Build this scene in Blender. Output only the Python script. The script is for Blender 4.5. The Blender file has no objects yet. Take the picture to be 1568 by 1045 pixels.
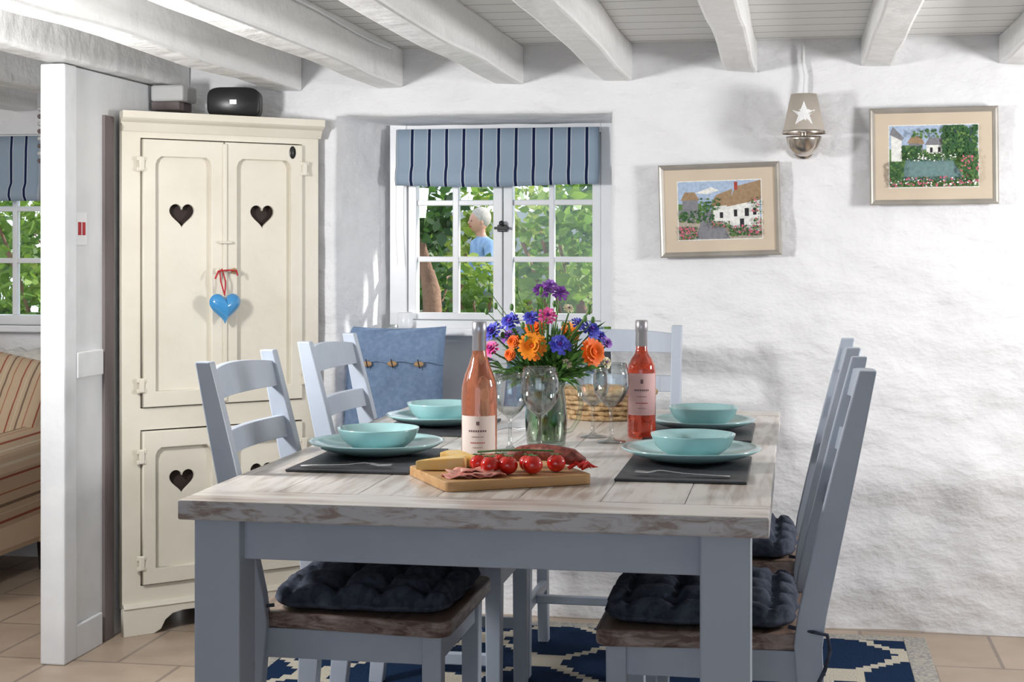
import bpy, bmesh, math, random
from mathutils import Vector, Matrix, noise, Quaternion
random.seed(7)
C = bpy.context.scene.collection
pi = math.pi

# ------------------------------------------------------------------ materials
def nt(name):
    m = bpy.data.materials.new(name); m.use_nodes = True
    t = m.node_tree; b = t.nodes['Principled BSDF']
    return m, t, b
def lnk(t, a, b): t.links.new(a, b)

def mat(name, c1, c2=None, scale=(6,6,6), lo=.4, hi=.65, rough=.5, bump=0., bscale=30., bdist=.002, metal=0., spec=.5, detail=4, trans=0., coat=0.):
    m, t, b = nt(name)
    b.inputs['Roughness'].default_value = rough
    b.inputs['Metallic'].default_value = metal
    b.inputs['Specular IOR Level'].default_value = spec
    b.inputs['Coat Weight'].default_value = coat
    b.inputs['Transmission Weight'].default_value = trans
    b.inputs['Base Color'].default_value = (*c1, 1)
    if c2 is None: c2 = tuple(x*.93 for x in c1)
    tc = t.nodes.new('ShaderNodeTexCoord')
    mp = t.nodes.new('ShaderNodeMapping'); mp.inputs['Scale'].default_value = scale
    lnk(t, tc.outputs['Object'], mp.inputs['Vector'])
    n = t.nodes.new('ShaderNodeTexNoise'); n.inputs['Scale'].default_value = 1; n.inputs['Detail'].default_value = detail
    lnk(t, mp.outputs[0], n.inputs['Vector'])
    r = t.nodes.new('ShaderNodeValToRGB')
    r.color_ramp.elements[0].position = lo; r.color_ramp.elements[0].color = (*c1, 1)
    r.color_ramp.elements[1].position = hi; r.color_ramp.elements[1].color = (*c2, 1)
    lnk(t, n.outputs['Fac'], r.inputs['Fac']); lnk(t, r.outputs['Color'], b.inputs['Base Color'])
    if bump:
        n2 = t.nodes.new('ShaderNodeTexNoise'); n2.inputs['Scale'].default_value = bscale; n2.inputs['Detail'].default_value = 5
        lnk(t, tc.outputs['Object'], n2.inputs['Vector'])
        bp = t.nodes.new('ShaderNodeBump'); bp.inputs['Strength'].default_value = bump; bp.inputs['Distance'].default_value = bdist
        lnk(t, n2.outputs['Fac'], bp.inputs['Height']); lnk(t, bp.outputs[0], b.inputs['Normal'])
    return m

def mat_plaster(name, col):
    m, t, b = nt(name); b.inputs['Roughness'].default_value = .6; b.inputs['Specular IOR Level'].default_value = .35
    tc = t.nodes.new('ShaderNodeTexCoord')
    prev = None
    mp = t.nodes.new('ShaderNodeMapping'); mp.inputs['Scale'].default_value = (1, 1, 1.6); lnk(t, tc.outputs['Object'], mp.inputs[0])
    for sc, det, dist, st in ((6, 2, .030, .7), (15, 3, .011, .6), (60, 5, .0026, .45)):
        a = t.nodes.new('ShaderNodeTexNoise'); a.inputs['Scale'].default_value = sc; a.inputs['Detail'].default_value = det; a.inputs['Roughness'].default_value = .5
        lnk(t, mp.outputs[0], a.inputs['Vector'])
        bp = t.nodes.new('ShaderNodeBump'); bp.inputs['Strength'].default_value = st; bp.inputs['Distance'].default_value = dist
        lnk(t, a.outputs['Fac'], bp.inputs['Height'])
        if prev: lnk(t, prev.outputs[0], bp.inputs['Normal'])
        else: first = a
        prev = bp
    lnk(t, prev.outputs[0], b.inputs['Normal'])
    r = t.nodes.new('ShaderNodeValToRGB'); r.color_ramp.elements[0].position = .3; r.color_ramp.elements[0].color = (*[x*.95 for x in col], 1)
    r.color_ramp.elements[1].position = .6; r.color_ramp.elements[1].color = (*col, 1)
    lnk(t, first.outputs['Fac'], r.inputs['Fac']); lnk(t, r.outputs[0], b.inputs['Base Color'])
    return m

def mat_planks(name, col, gap, axis, width, rough=.5, gdark=.35):
    m, t, b = nt(name); b.inputs['Roughness'].default_value = rough
    tc = t.nodes.new('ShaderNodeTexCoord'); sp = t.nodes.new('ShaderNodeSeparateXYZ')
    lnk(t, tc.outputs['Object'], sp.inputs[0])
    n = t.nodes.new('ShaderNodeTexNoise'); n.inputs['Scale'].default_value = 3; n.inputs['Detail'].default_value = 6; lnk(t, tc.outputs['Object'], n.inputs['Vector'])
    ad = t.nodes.new('ShaderNodeMath'); ad.operation = 'MULTIPLY_ADD'; ad.inputs[1].default_value = .04
    lnk(t, n.outputs['Fac'], ad.inputs[0]); lnk(t, sp.outputs[axis], ad.inputs[2])
    d = t.nodes.new('ShaderNodeMath'); d.operation = 'DIVIDE'; d.inputs[1].default_value = width; lnk(t, ad.outputs[0], d.inputs[0])
    f = t.nodes.new('ShaderNodeMath'); f.operation = 'FRACT'; lnk(t, d.outputs[0], f.inputs[0])
    g = t.nodes.new('ShaderNodeMath'); g.operation = 'GREATER_THAN'; g.inputs[1].default_value = gap; lnk(t, f.outputs[0], g.inputs[0])
    mx = t.nodes.new('ShaderNodeMix'); mx.data_type = 'RGBA'
    mx.inputs['A'].default_value = (*[x*gdark for x in col], 1); mx.inputs['B'].default_value = (*col, 1)
    lnk(t, g.outputs[0], mx.inputs['Factor']); lnk(t, mx.outputs['Result'], b.inputs['Base Color'])
    bp = t.nodes.new('ShaderNodeBump'); bp.inputs['Distance'].default_value = .01; bp.inputs['Strength'].default_value = .8
    s = t.nodes.new('ShaderNodeMath'); s.operation = 'ADD'; lnk(t, g.outputs[0], s.inputs[0]); lnk(t, n.outputs['Fac'], s.inputs[1])
    lnk(t, s.outputs[0], bp.inputs['Height']); lnk(t, bp.outputs[0], b.inputs['Normal'])
    return m

def mat_stripes(name, base, stripes, axis, period, rough=.9):
    m, t, b = nt(name); b.inputs['Roughness'].default_value = rough; b.inputs['Specular IOR Level'].default_value = .1
    tc = t.nodes.new('ShaderNodeTexCoord'); sp = t.nodes.new('ShaderNodeSeparateXYZ'); lnk(t, tc.outputs['Object'], sp.inputs[0])
    d = t.nodes.new('ShaderNodeMath'); d.operation = 'DIVIDE'; d.inputs[1].default_value = period; lnk(t, sp.outputs[axis], d.inputs[0])
    f = t.nodes.new('ShaderNodeMath'); f.operation = 'FRACT'; lnk(t, d.outputs[0], f.inputs[0])
    r = t.nodes.new('ShaderNodeValToRGB'); r.color_ramp.interpolation = 'CONSTANT'
    e = r.color_ramp.elements; e[0].position = 0; e[0].color = (*base, 1); e[1].position = .999; e[1].color = (*base, 1)
    for a, z, c in stripes:
        q = e.new(a); q.color = (*c, 1); q = e.new(z); q.color = (*base, 1)
    lnk(t, f.outputs[0], r.inputs[0]); lnk(t, r.outputs[0], b.inputs['Base Color'])
    n = t.nodes.new('ShaderNodeTexNoise'); n.inputs['Scale'].default_value = 300; lnk(t, tc.outputs['Object'], n.inputs['Vector'])
    bp = t.nodes.new('ShaderNodeBump'); bp.inputs['Distance'].default_value = .001; bp.inputs['Strength'].default_value = .4
    lnk(t, n.outputs['Fac'], bp.inputs['Height']); lnk(t, bp.outputs[0], b.inputs['Normal'])
    return m

def mat_thinglass(name, tint=(1,1,1), f0=.05, f1=.75, power=3.2, edge=(.45,.5,.5)):
    """thin clear glass: more reflection and absorption towards grazing angles, where the wall of the vessel is seen edge-on"""
    m = bpy.data.materials.new(name); m.use_nodes = True; t = m.node_tree
    for n in list(t.nodes): t.nodes.remove(n)
    o = t.nodes.new('ShaderNodeOutputMaterial'); tr = t.nodes.new('ShaderNodeBsdfTransparent')
    g = t.nodes.new('ShaderNodeBsdfGlossy'); g.inputs['Roughness'].default_value = 0; g.inputs[0].default_value = (1,1,1,1)
    lw = t.nodes.new('ShaderNodeLayerWeight'); lw.inputs['Blend'].default_value = .5
    pw = t.nodes.new('ShaderNodeMath'); pw.operation = 'POWER'; pw.inputs[1].default_value = power
    ma = t.nodes.new('ShaderNodeMath'); ma.operation = 'MULTIPLY_ADD'; ma.inputs[1].default_value = f1-f0; ma.inputs[2].default_value = f0
    mc = t.nodes.new('ShaderNodeMix'); mc.data_type = 'RGBA'; mc.inputs['A'].default_value = (*tint,1); mc.inputs['B'].default_value = (*edge,1)
    mx = t.nodes.new('ShaderNodeMixShader')
    lnk(t, lw.outputs['Facing'], pw.inputs[0]); lnk(t, pw.outputs[0], ma.inputs[0]); lnk(t, ma.outputs[0], mx.inputs[0])
    lnk(t, pw.outputs[0], mc.inputs['Factor']); lnk(t, mc.outputs['Result'], tr.inputs[0])
    lnk(t, tr.outputs[0], mx.inputs[1]); lnk(t, g.outputs[0], mx.inputs[2]); lnk(t, mx.outputs[0], o.inputs[0]); return m

def mat_leaf(name, c1, c2, sc=8):
    m, t, b = nt(name); b.inputs['Roughness'].default_value = .5
    tc = t.nodes.new('ShaderNodeTexCoord'); n = t.nodes.new('ShaderNodeTexNoise'); n.inputs['Scale'].default_value = sc
    lnk(t, tc.outputs['Object'], n.inputs['Vector'])
    r = t.nodes.new('ShaderNodeValToRGB'); r.color_ramp.elements[0].position = .38; r.color_ramp.elements[0].color = (*c1, 1)
    r.color_ramp.elements[1].position = .62; r.color_ramp.elements[1].color = (*c2, 1)
    lnk(t, n.outputs['Fac'], r.inputs[0]); lnk(t, r.outputs[0], b.inputs['Base Color'])
    tl = t.nodes.new('ShaderNodeBsdfTranslucent'); lnk(t, r.outputs[0], tl.inputs[0])
    mx = t.nodes.new('ShaderNodeMixShader'); mx.inputs[0].default_value = .45
    lnk(t, b.outputs[0], mx.inputs[1]); lnk(t, tl.outputs[0], mx.inputs[2])
    lnk(t, mx.outputs[0], t.nodes['Material Output'].inputs[0]); return m

M = {}
M['plaster'] = mat_plaster('white_plaster', (.80, .80, .815))
M['white'] = mat('white_paint', (.78,.79,.80), (.70,.71,.73), (4,4,4), rough=.45, bump=.5, bscale=14, bdist=.006)
M['gloss'] = mat('window_gloss_paint', (.84,.85,.87), rough=.3)
M['beam'] = mat('beam_paint', (.79,.79,.79), (.62,.62,.60), (14,1.2,14), .50, .76, rough=.4, bump=1, bscale=9, bdist=.016)
M['ceil'] = mat_planks('ceiling_boards', (.76,.76,.74), .055, 1, .14, gdark=.32)
M['grey'] = mat('pale_blue_grey_paint', (.44,.49,.57), (.39,.44,.52), (5,5,5), rough=.38, bump=.25, bscale=25)
M['greyw'] = mat('pale_blue_grey_paint_worn', (.44,.49,.57), (.25,.22,.19), (5,5,18), .66, .73, rough=.4, bump=.3, bscale=25)
M['cream'] = mat('cream_paint', (.71,.665,.57), (.65,.60,.50), (3,3,3), rough=.4, bump=.4, bscale=18, bdist=.004)
M['darkwood_hollow'] = mat('dark_interior', (.035,.022,.018), rough=.8)
M['darkbrown'] = mat('dark_brown', (.17,.14,.14), (.09,.07,.07), (8,8,2), rough=.6, bump=.5, bscale=20)
M['board'] = mat('chopping_board_wood', (.58,.34,.15), (.45,.24,.09), (3,40,40), rough=.5)
M['slate'] = mat('slate', (.030,.031,.036), (.05,.052,.06), (20,20,20), rough=.5, bump=.6, bscale=60)
M['teal'] = mat('duck_egg_glaze', (.38,.62,.63), (.35,.59,.60), rough=.12, coat=.5)
M['metal'] = mat('brushed_steel', (.6,.6,.6), rough=.2, metal=1)
M['chrome'] = mat('satin_nickel', (.60,.54,.48), rough=.22, metal=1)
M['black'] = mat('black_plastic', (.012,.012,.013), rough=.35)
M['foil'] = mat('silver_foil', (.50,.50,.55), rough=.3, metal=.8)
M['foil2'] = mat('rose_foil', (.42,.40,.42), rough=.3, metal=.6)
M['label'] = mat('label_paper', (.76,.64,.58), rough=.7)
M['label2'] = mat('label_paper_pink', (.66,.42,.41), rough=.7)
M['ink'] = mat('ink', (.16,.10,.10), rough=.8)
M['glass'] = mat_thinglass('clear_glass', (.965,.98,.98), .07, .70, 1.8, (.20,.23,.23))
M['pane'] = mat_thinglass('window_glass', (.99,.99,.99), .03, .6, 4)
M['vase'] = mat_thinglass('vase_glass', (.90,.95,.90), .07, .7, 1.8, (.18,.24,.18))
M['navy'] = mat('charcoal_blue_cotton', (.046,.053,.075), (.070,.080,.108), (45,45,45), .45, .55, rough=.95, spec=.1, bump=.4, bscale=200, bdist=.001)
M['denim'] = mat('blue_linen', (.16,.235,.36), (.20,.28,.42), (60,60,60), rough=.95, spec=.1, bump=.6, bscale=250, bdist=.001)
M['toggle'] = mat('wood_toggle', (.42,.26,.13), rough=.6)
M['heartblue'] = mat('blue_enamel', (.04,.24,.52), (.06,.29,.58), rough=.15, coat=.7)
M['red'] = mat('red_ribbon', (.45,.02,.03), rough=.7)
M['tomato'] = mat('tomato_skin', (.62,.018,.008), (.55,.01,.006), rough=.1, coat=.5)
M['green'] = mat('stem_green', (.06,.15,.03), (.10,.22,.05), rough=.5)
M['cheese'] = mat('cheese', (.80,.50,.14), (.74,.56,.26), (30,30,30), rough=.45)
M['ham'] = mat('ham', (.55,.14,.10), (.75,.42,.34), (40,40,40), rough=.4)
M['salami'] = mat('salami', (.16,.03,.02), (.34,.09,.06), (90,90,90), rough=.45, bump=.6, bscale=80)
M['wicker'] = mat('wicker', (.55,.38,.20), (.30,.18,.08), (70,70,70), rough=.7, bump=1, bscale=90, bdist=.004)
M['frame'] = mat('silver_gilt_frame', (.42,.39,.35), (.32,.30,.27), rough=.35, metal=.3)
M['matb'] = mat('picture_mount', (.60,.50,.385), rough=.9)
M['soil'] = mat('garden_soil', (.25,.24,.14), (.14,.20,.06), (3,3,3), rough=1)
M['bark'] = mat('bark', (.26,.15,.10), (.16,.09,.06), (20,20,4), rough=.9, bump=1, bscale=30, bdist=.01)

def mat_wine(name, c):
    m, t, b = nt(name); b.inputs['Base Color'].default_value = (*c, 1); b.inputs['Roughness'].default_value = .03
    b.inputs['Transmission Weight'].default_value = .72; b.inputs['IOR'].default_value = 1.38; b.inputs['Coat Weight'].default_value = .6
    return m
M['rose'] = mat_wine('rose_wine', (.76,.28,.16)); M['rose2'] = mat_wine('deep_rose_wine', (.74,.10,.05))

def mat_limed(name, white, brown, top_amt, edge, edgeb, edge_amt, along=1, elo=.50, ehi=.60):
    m, t, b = nt(name); b.inputs['Roughness'].default_value = .30
    tc = t.nodes.new('ShaderNodeTexCoord')
    mp = t.nodes.new('ShaderNodeMapping'); mp.inputs['Scale'].default_value = (45,4,60) if along == 1 else (4,45,60)
    lnk(t, tc.outputs['Object'], mp.inputs[0])
    n = t.nodes.new('ShaderNodeTexNoise'); n.inputs['Scale'].default_value = 1; n.inputs['Detail'].default_value = 7; n.inputs['Distortion'].default_value = .7
    lnk(t, mp.outputs[0], n.inputs['Vector'])
    big = t.nodes.new('ShaderNodeTexNoise'); big.inputs['Scale'].default_value = 6; lnk(t, tc.outputs['Object'], big.inputs['Vector'])
    mad = t.nodes.new('ShaderNodeMath'); mad.operation = 'MULTIPLY_ADD'; mad.inputs[1].default_value = .6; mad.inputs[2].default_value = -.30
    lnk(t, big.outputs['Fac'], mad.inputs[0])
    ad = t.nodes.new('ShaderNodeMath'); ad.operation = 'ADD'; lnk(t, mad.outputs[0], ad.inputs[0]); lnk(t, n.outputs['Fac'], ad.inputs[1])
    r1 = t.nodes.new('ShaderNodeValToRGB'); r1.color_ramp.elements[0].position = .43; r1.color_ramp.elements[0].color = (0,0,0,1)
    r1.color_ramp.elements[1].position = .70; r1.color_ramp.elements[1].color = (top_amt,)*3+(1,)
    lnk(t, ad.outputs[0], r1.inputs[0])
    mp2 = t.nodes.new('ShaderNodeMapping'); mp2.inputs['Scale'].default_value = (13, 13, 50); lnk(t, tc.outputs['Object'], mp2.inputs[0])
    n2 = t.nodes.new('ShaderNodeTexNoise'); n2.inputs['Scale'].default_value = 1; n2.inputs['Detail'].default_value = 9; n2.inputs['Roughness'].default_value = .65; n2.inputs['Distortion'].default_value = .8
    lnk(t, mp2.outputs[0], n2.inputs['Vector'])
    r2 = t.nodes.new('ShaderNodeValToRGB'); r2.color_ramp.elements[0].position = elo; r2.color_ramp.elements[0].color = (.0,.0,.0,1)
    r2.color_ramp.elements[1].position = ehi; r2.color_ramp.elements[1].color = (edge_amt,)*3+(1,)
    lnk(t, n2.outputs['Fac'], r2.inputs[0])
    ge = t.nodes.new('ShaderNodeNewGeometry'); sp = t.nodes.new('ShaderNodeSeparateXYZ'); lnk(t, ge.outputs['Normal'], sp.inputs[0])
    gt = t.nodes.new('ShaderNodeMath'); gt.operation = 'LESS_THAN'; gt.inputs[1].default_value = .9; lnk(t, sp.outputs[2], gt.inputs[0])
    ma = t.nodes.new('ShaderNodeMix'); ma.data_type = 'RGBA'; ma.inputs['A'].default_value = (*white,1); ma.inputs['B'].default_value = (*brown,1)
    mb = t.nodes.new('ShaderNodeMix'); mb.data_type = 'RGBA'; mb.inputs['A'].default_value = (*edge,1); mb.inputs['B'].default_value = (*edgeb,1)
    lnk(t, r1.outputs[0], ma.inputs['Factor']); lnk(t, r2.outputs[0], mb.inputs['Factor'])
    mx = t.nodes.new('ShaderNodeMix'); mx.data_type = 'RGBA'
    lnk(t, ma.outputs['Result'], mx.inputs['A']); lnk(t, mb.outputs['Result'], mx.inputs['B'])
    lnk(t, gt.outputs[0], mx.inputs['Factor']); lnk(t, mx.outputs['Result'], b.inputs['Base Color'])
    bp = t.nodes.new('ShaderNodeBump'); bp.inputs['Strength'].default_value = .35; bp.inputs['Distance'].default_value = .002
    lnk(t, n.outputs['Fac'], bp.inputs['Height']); lnk(t, bp.outputs[0], b.inputs['Normal'])
    return m
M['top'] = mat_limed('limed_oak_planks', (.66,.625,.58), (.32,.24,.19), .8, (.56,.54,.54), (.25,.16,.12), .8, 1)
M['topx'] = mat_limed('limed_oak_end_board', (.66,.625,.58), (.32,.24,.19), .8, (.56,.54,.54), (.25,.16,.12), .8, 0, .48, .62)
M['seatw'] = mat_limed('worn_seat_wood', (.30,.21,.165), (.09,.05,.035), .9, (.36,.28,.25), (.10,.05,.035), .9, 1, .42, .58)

def mat_tiles():
    m, t, b = nt('stone_tiles'); b.inputs['Roughness'].default_value = .4
    tc = t.nodes.new('ShaderNodeTexCoord'); br = t.nodes.new('ShaderNodeTexBrick')
    br.offset = 0.5; br.inputs['Scale'].default_value = 1; br.inputs['Brick Width'].default_value = .4; br.inputs['Row Height'].default_value = .4
    br.inputs['Mortar Size'].default_value = .006
    br.inputs['Color1'].default_value = (.49,.39,.30,1); br.inputs['Color2'].default_value = (.41,.325,.25,1); br.inputs['Mortar'].default_value = (.27,.22,.18,1)
    lnk(t, tc.outputs['Object'], br.inputs['Vector'])
    n = t.nodes.new('ShaderNodeTexNoise'); n.inputs['Scale'].default_value = 6; n.inputs['Detail'].default_value = 5; lnk(t, tc.outputs['Object'], n.inputs['Vector'])
    mx = t.nodes.new('ShaderNodeMix'); mx.data_type = 'RGBA'; mx.blend_type = 'MULTIPLY'; mx.inputs['Factor'].default_value = .5
    r = t.nodes.new('ShaderNodeValToRGB'); r.color_ramp.elements[0].color = (.6,.55,.5,1); r.color_ramp.elements[0].position = .3; r.color_ramp.elements[1].position = .7
    lnk(t, n.outputs['Fac'], r.inputs[0]); lnk(t, br.outputs[0], mx.inputs['A']); lnk(t, r.outputs[0], mx.inputs['B'])
    lnk(t, mx.outputs['Result'], b.inputs['Base Color']); return m
M['tiles'] = mat_tiles()

def mat_rug():
    m, t, b = nt('rug_weave'); b.inputs['Roughness'].default_value = .95; b.inputs['Specular IOR Level'].default_value = .05
    tc = t.nodes.new('ShaderNodeTexCoord')
    sn = t.nodes.new('ShaderNodeVectorMath'); sn.operation = 'SNAP'; sn.inputs[1].default_value = (.022,.022,1); lnk(t, tc.outputs['Object'], sn.inputs[0])
    sp = t.nodes.new('ShaderNodeSeparateXYZ'); lnk(t, sn.outputs[0], sp.inputs[0])
    def sin(o, k, ph):
        a = t.nodes.new('ShaderNodeMath'); a.operation='MULTIPLY_ADD'; a.inputs[1].default_value=k; a.inputs[2].default_value=ph; lnk(t,o,a.inputs[0])
        s = t.nodes.new('ShaderNodeMath'); s.operation='SINE'; lnk(t,a.outputs[0],s.inputs[0]); return s.outputs[0]
    ad = t.nodes.new('ShaderNodeMath'); ad.operation='ADD'; lnk(t, sin(sp.outputs[0], 14.5, .6), ad.inputs[0]); lnk(t, sin(sp.outputs[1], 12.5, .9), ad.inputs[1])
    ab = t.nodes.new('ShaderNodeMath'); ab.operation='ABSOLUTE'; lnk(t, ad.outputs[0], ab.inputs[0])
    r = t.nodes.new('ShaderNodeValToRGB'); r.color_ramp.interpolation='CONSTANT'; e=r.color_ramp.elements
    cream=(.50,.46,.38,1); navy=(.010,.026,.066,1)
    e[0].position=0; e[0].color=cream; e[1].position=.28; e[1].color=navy
    lnk(t, ab.outputs[0], r.inputs[0]); lnk(t, r.outputs[0], b.inputs['Base Color'])
    n = t.nodes.new('ShaderNodeTexNoise'); n.inputs['Scale'].default_value=150; lnk(t, tc.outputs['Object'], n.inputs['Vector'])
    bp = t.nodes.new('ShaderNodeBump'); bp.inputs['Distance'].default_value=.004; lnk(t,n.outputs['Fac'],bp.inputs['Height']); lnk(t,bp.outputs[0],b.inputs['Normal'])
    return m
M['rug'] = mat_rug()
M['rugedge'] = mat('rug_border', (.42,.39,.33), (.22,.22,.23), (90,90,90), rough=.95)
M['blind'] = mat_stripes('blind_fabric', (.30,.38,.47), [(.37,.42,(.50,.55,.60)),(.42,.58,(.012,.022,.07)),(.58,.63,(.50,.55,.60))], 0, .0635)
M['sofa'] = mat_stripes('ticking_fabric', (.52,.39,.27), [(.1,.16,(.30,.09,.06)),(.3,.33,(.60,.52,.40)),(.45,.52,(.20,.14,.10)),(.72,.76,(.36,.14,.08))], 0, .085)
M['throw'] = mat('white_throw', (.70,.68,.63), (.55,.53,.50), (30,30,30), rough=1, bump=1, bscale=60, bdist=.005)

# ------------------------------------------------------------------ builders
def empty(name, loc=(0,0,0), rz=0., rot=None):
    e = bpy.data.objects.new(name, None); e.empty_display_size = .1; C.objects.link(e); e.location = loc
    e.rotation_euler = rot if rot else (0, 0, rz); return e
def link(ob, parent=None, loc=None, rot=None):
    C.objects.link(ob)
    if parent is not None: ob.parent = parent
    if loc is not None: ob.location = loc
    if rot is not None: ob.rotation_euler = rot
    return ob
def mesh(name, vs, fs, m, parent=None, smooth=False, loc=None, rot=None, bevel=0, mats=None, mi=None, subsurf=0):
    me = bpy.data.meshes.new(name); me.from_pydata([tuple(v) for v in vs], [], fs)
    for q in (mats or [m]): me.materials.append(q)
    if mi: 
        for p, i in zip(me.polygons, mi): p.material_index = i
    bm = bmesh.new(); bm.from_mesh(me); bmesh.ops.recalc_face_normals(bm, faces=bm.faces); bm.to_mesh(me); bm.free()
    if smooth:
        for p in me.polygons: p.use_smooth = True
    ob = bpy.data.objects.new(name, me); link(ob, parent, loc, rot)
    if bevel:
        b = ob.modifiers.new('b', 'BEVEL'); b.width = bevel; b.segments = 2; b.limit_method = 'ANGLE'
    if subsurf:
        s = ob.modifiers.new('s', 'SUBSURF'); s.levels = subsurf; s.render_levels = subsurf
    return ob
BF = [(0,3,2,1),(4,5,6,7),(0,1,5,4),(1,2,6,5),(2,3,7,6),(3,0,4,7)]
def box(name, x0,x1,y0,y1,z0,z1, m, parent=None, bevel=.003, loc=None, rot=None, smooth=False):
    vs = [(x0,y0,z0),(x1,y0,z0),(x1,y1,z0),(x0,y1,z0),(x0,y0,z1),(x1,y0,z1),(x1,y1,z1),(x0,y1,z1)]
    return mesh(name, vs, BF, m, parent, smooth, loc, rot, bevel)
def lathe(name, prof, m, parent=None, seg=40, loc=None, rot=None, a0=0, a1=2*pi, smooth=True):
    vs=[]; fs=[]; full = abs(a1-a0-2*pi)<1e-6; n = seg if full else seg+1
    for r,z in prof:
        for i in range(n):
            a=a0+(a1-a0)*i/seg; vs.append((r*math.cos(a), r*math.sin(a), z))
    for j in range(len(prof)-1):
        for i in range(seg):
            k=(i+1)%n; fs.append((j*n+i, j*n+k, (j+1)*n+k, (j+1)*n+i))
    me = bpy.data.meshes.new(name); me.from_pydata(vs, [], fs); me.materials.append(m)
    bm = bmesh.new(); bm.from_mesh(me); bmesh.ops.remove_doubles(bm, verts=bm.verts, dist=1e-6); bmesh.ops.recalc_face_normals(bm, faces=bm.faces); bm.to_mesh(me); bm.free()
    for p in me.polygons: p.use_smooth = smooth
    ob = bpy.data.objects.new(name, me); return link(ob, parent, loc, rot)
def tube(name, pts, r, m, parent=None, radii=None, cyclic=False):
    c = bpy.data.curves.new(name, 'CURVE'); c.dimensions='3D'; c.bevel_depth=r; c.bevel_resolution=3; c.use_fill_caps=True
    s = c.splines.new('POLY'); s.points.add(len(pts)-1)
    for i,p in enumerate(pts):
        s.points[i].co=(*p,1); s.points[i].radius = radii[i] if radii else 1
    s.use_cyclic_u = cyclic
    c.materials.append(m); return link(bpy.data.objects.new(name, c), parent)
def flat(name, outline, holes, th, m, parent=None, loc=(0,0,0), bevel=.0015, rot=(pi/2,0,0)):
    c = bpy.data.curves.new(name, 'CURVE'); c.dimensions='2D'; c.fill_mode='BOTH'; c.extrude=th/2; c.bevel_depth=bevel; c.offset=-bevel
    for pl in [outline]+holes:
        s = c.splines.new('POLY'); s.points.add(len(pl)-1); s.use_cyclic_u=True
        for i,p in enumerate(pl): s.points[i].co=(p[0],p[1],0,1)
    c.materials.append(m); return link(bpy.data.objects.new(name, c), parent, loc, rot)
def rect(x0,x1,y0,y1): return [(x0,y0),(x1,y0),(x1,y1),(x0,y1)]
def heart(cx, cy, w, n=40):
    o=[]
    for i in range(n):
        t=2*pi*i/n; o.append((cx+16*math.sin(t)**3*w/32, cy+(13*math.cos(t)-5*math.cos(2*t)-2*math.cos(3*t)-math.cos(4*t))*w/32))
    return o
def sweep(name, pts, sx, sy, m, parent=None, bevel=.003):
    vs=[]; fs=[]
    for i,(x,y,z) in enumerate(pts):
        a = sx[i] if isinstance(sx,(list,tuple)) else sx; b = sy[i] if isinstance(sy,(list,tuple)) else sy
        vs += [(x-a/2,y-b/2,z),(x+a/2,y-b/2,z),(x+a/2,y+b/2,z),(x-a/2,y+b/2,z)]
    n=len(pts)
    for i in range(n-1):
        for k in range(4):
            fs.append((4*i+k,4*i+(k+1)%4,4*(i+1)+(k+1)%4,4*(i+1)+k))
    fs.append((3,2,1,0)); fs.append(tuple(4*(n-1)+k for k in range(4)))
    return mesh(name, vs, fs, m, parent, bevel=bevel)
def sphere(name, r, m, parent=None, loc=(0,0,0), sc=(1,1,1), seg=24, rot=None):
    me = bpy.data.meshes.new(name); bm=bmesh.new(); bmesh.ops.create_uvsphere(bm,u_segments=seg,v_segments=seg//2+2,radius=r)
    bmesh.ops.scale(bm, vec=sc, verts=bm.verts); bm.to_mesh(me); bm.free(); me.materials.append(m)
    for p in me.polygons: p.use_smooth=True
    return link(bpy.data.objects.new(name, me), parent, loc, rot)

# ------------------------------------------------------------------ room shell
BY = 5.21
box('floor', -4.6,1.95,-1.6,5.95,-.06,0, M['tiles'], bevel=0)
box('ceiling', -4.6,1.95,-1.6,6.1,1.925,2.02, M['ceil'], bevel=0)
box('wall_right', 1.9,2.05,-1.6,5.9,0,1.925, M['plaster'], bevel=0)
box('wall_left', -4.75,-4.6,-1.6,6.1,0,1.925, M['plaster'], bevel=0)
wf = empty('wall_front')  # unseen wall behind the camera, added with an opening sized to limit sky light
box('wall_l', -4.6,-2.3,-1.75,-1.6,0,1.925, M['plaster'], wf, 0)
box('wall_r', 1.0,1.95,-1.75,-1.6,0,1.925, M['plaster'], wf, 0)
box('wall_low', -2.3,1.0,-1.75,-1.6,0,.25, M['plaster'], wf, 0)

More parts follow.
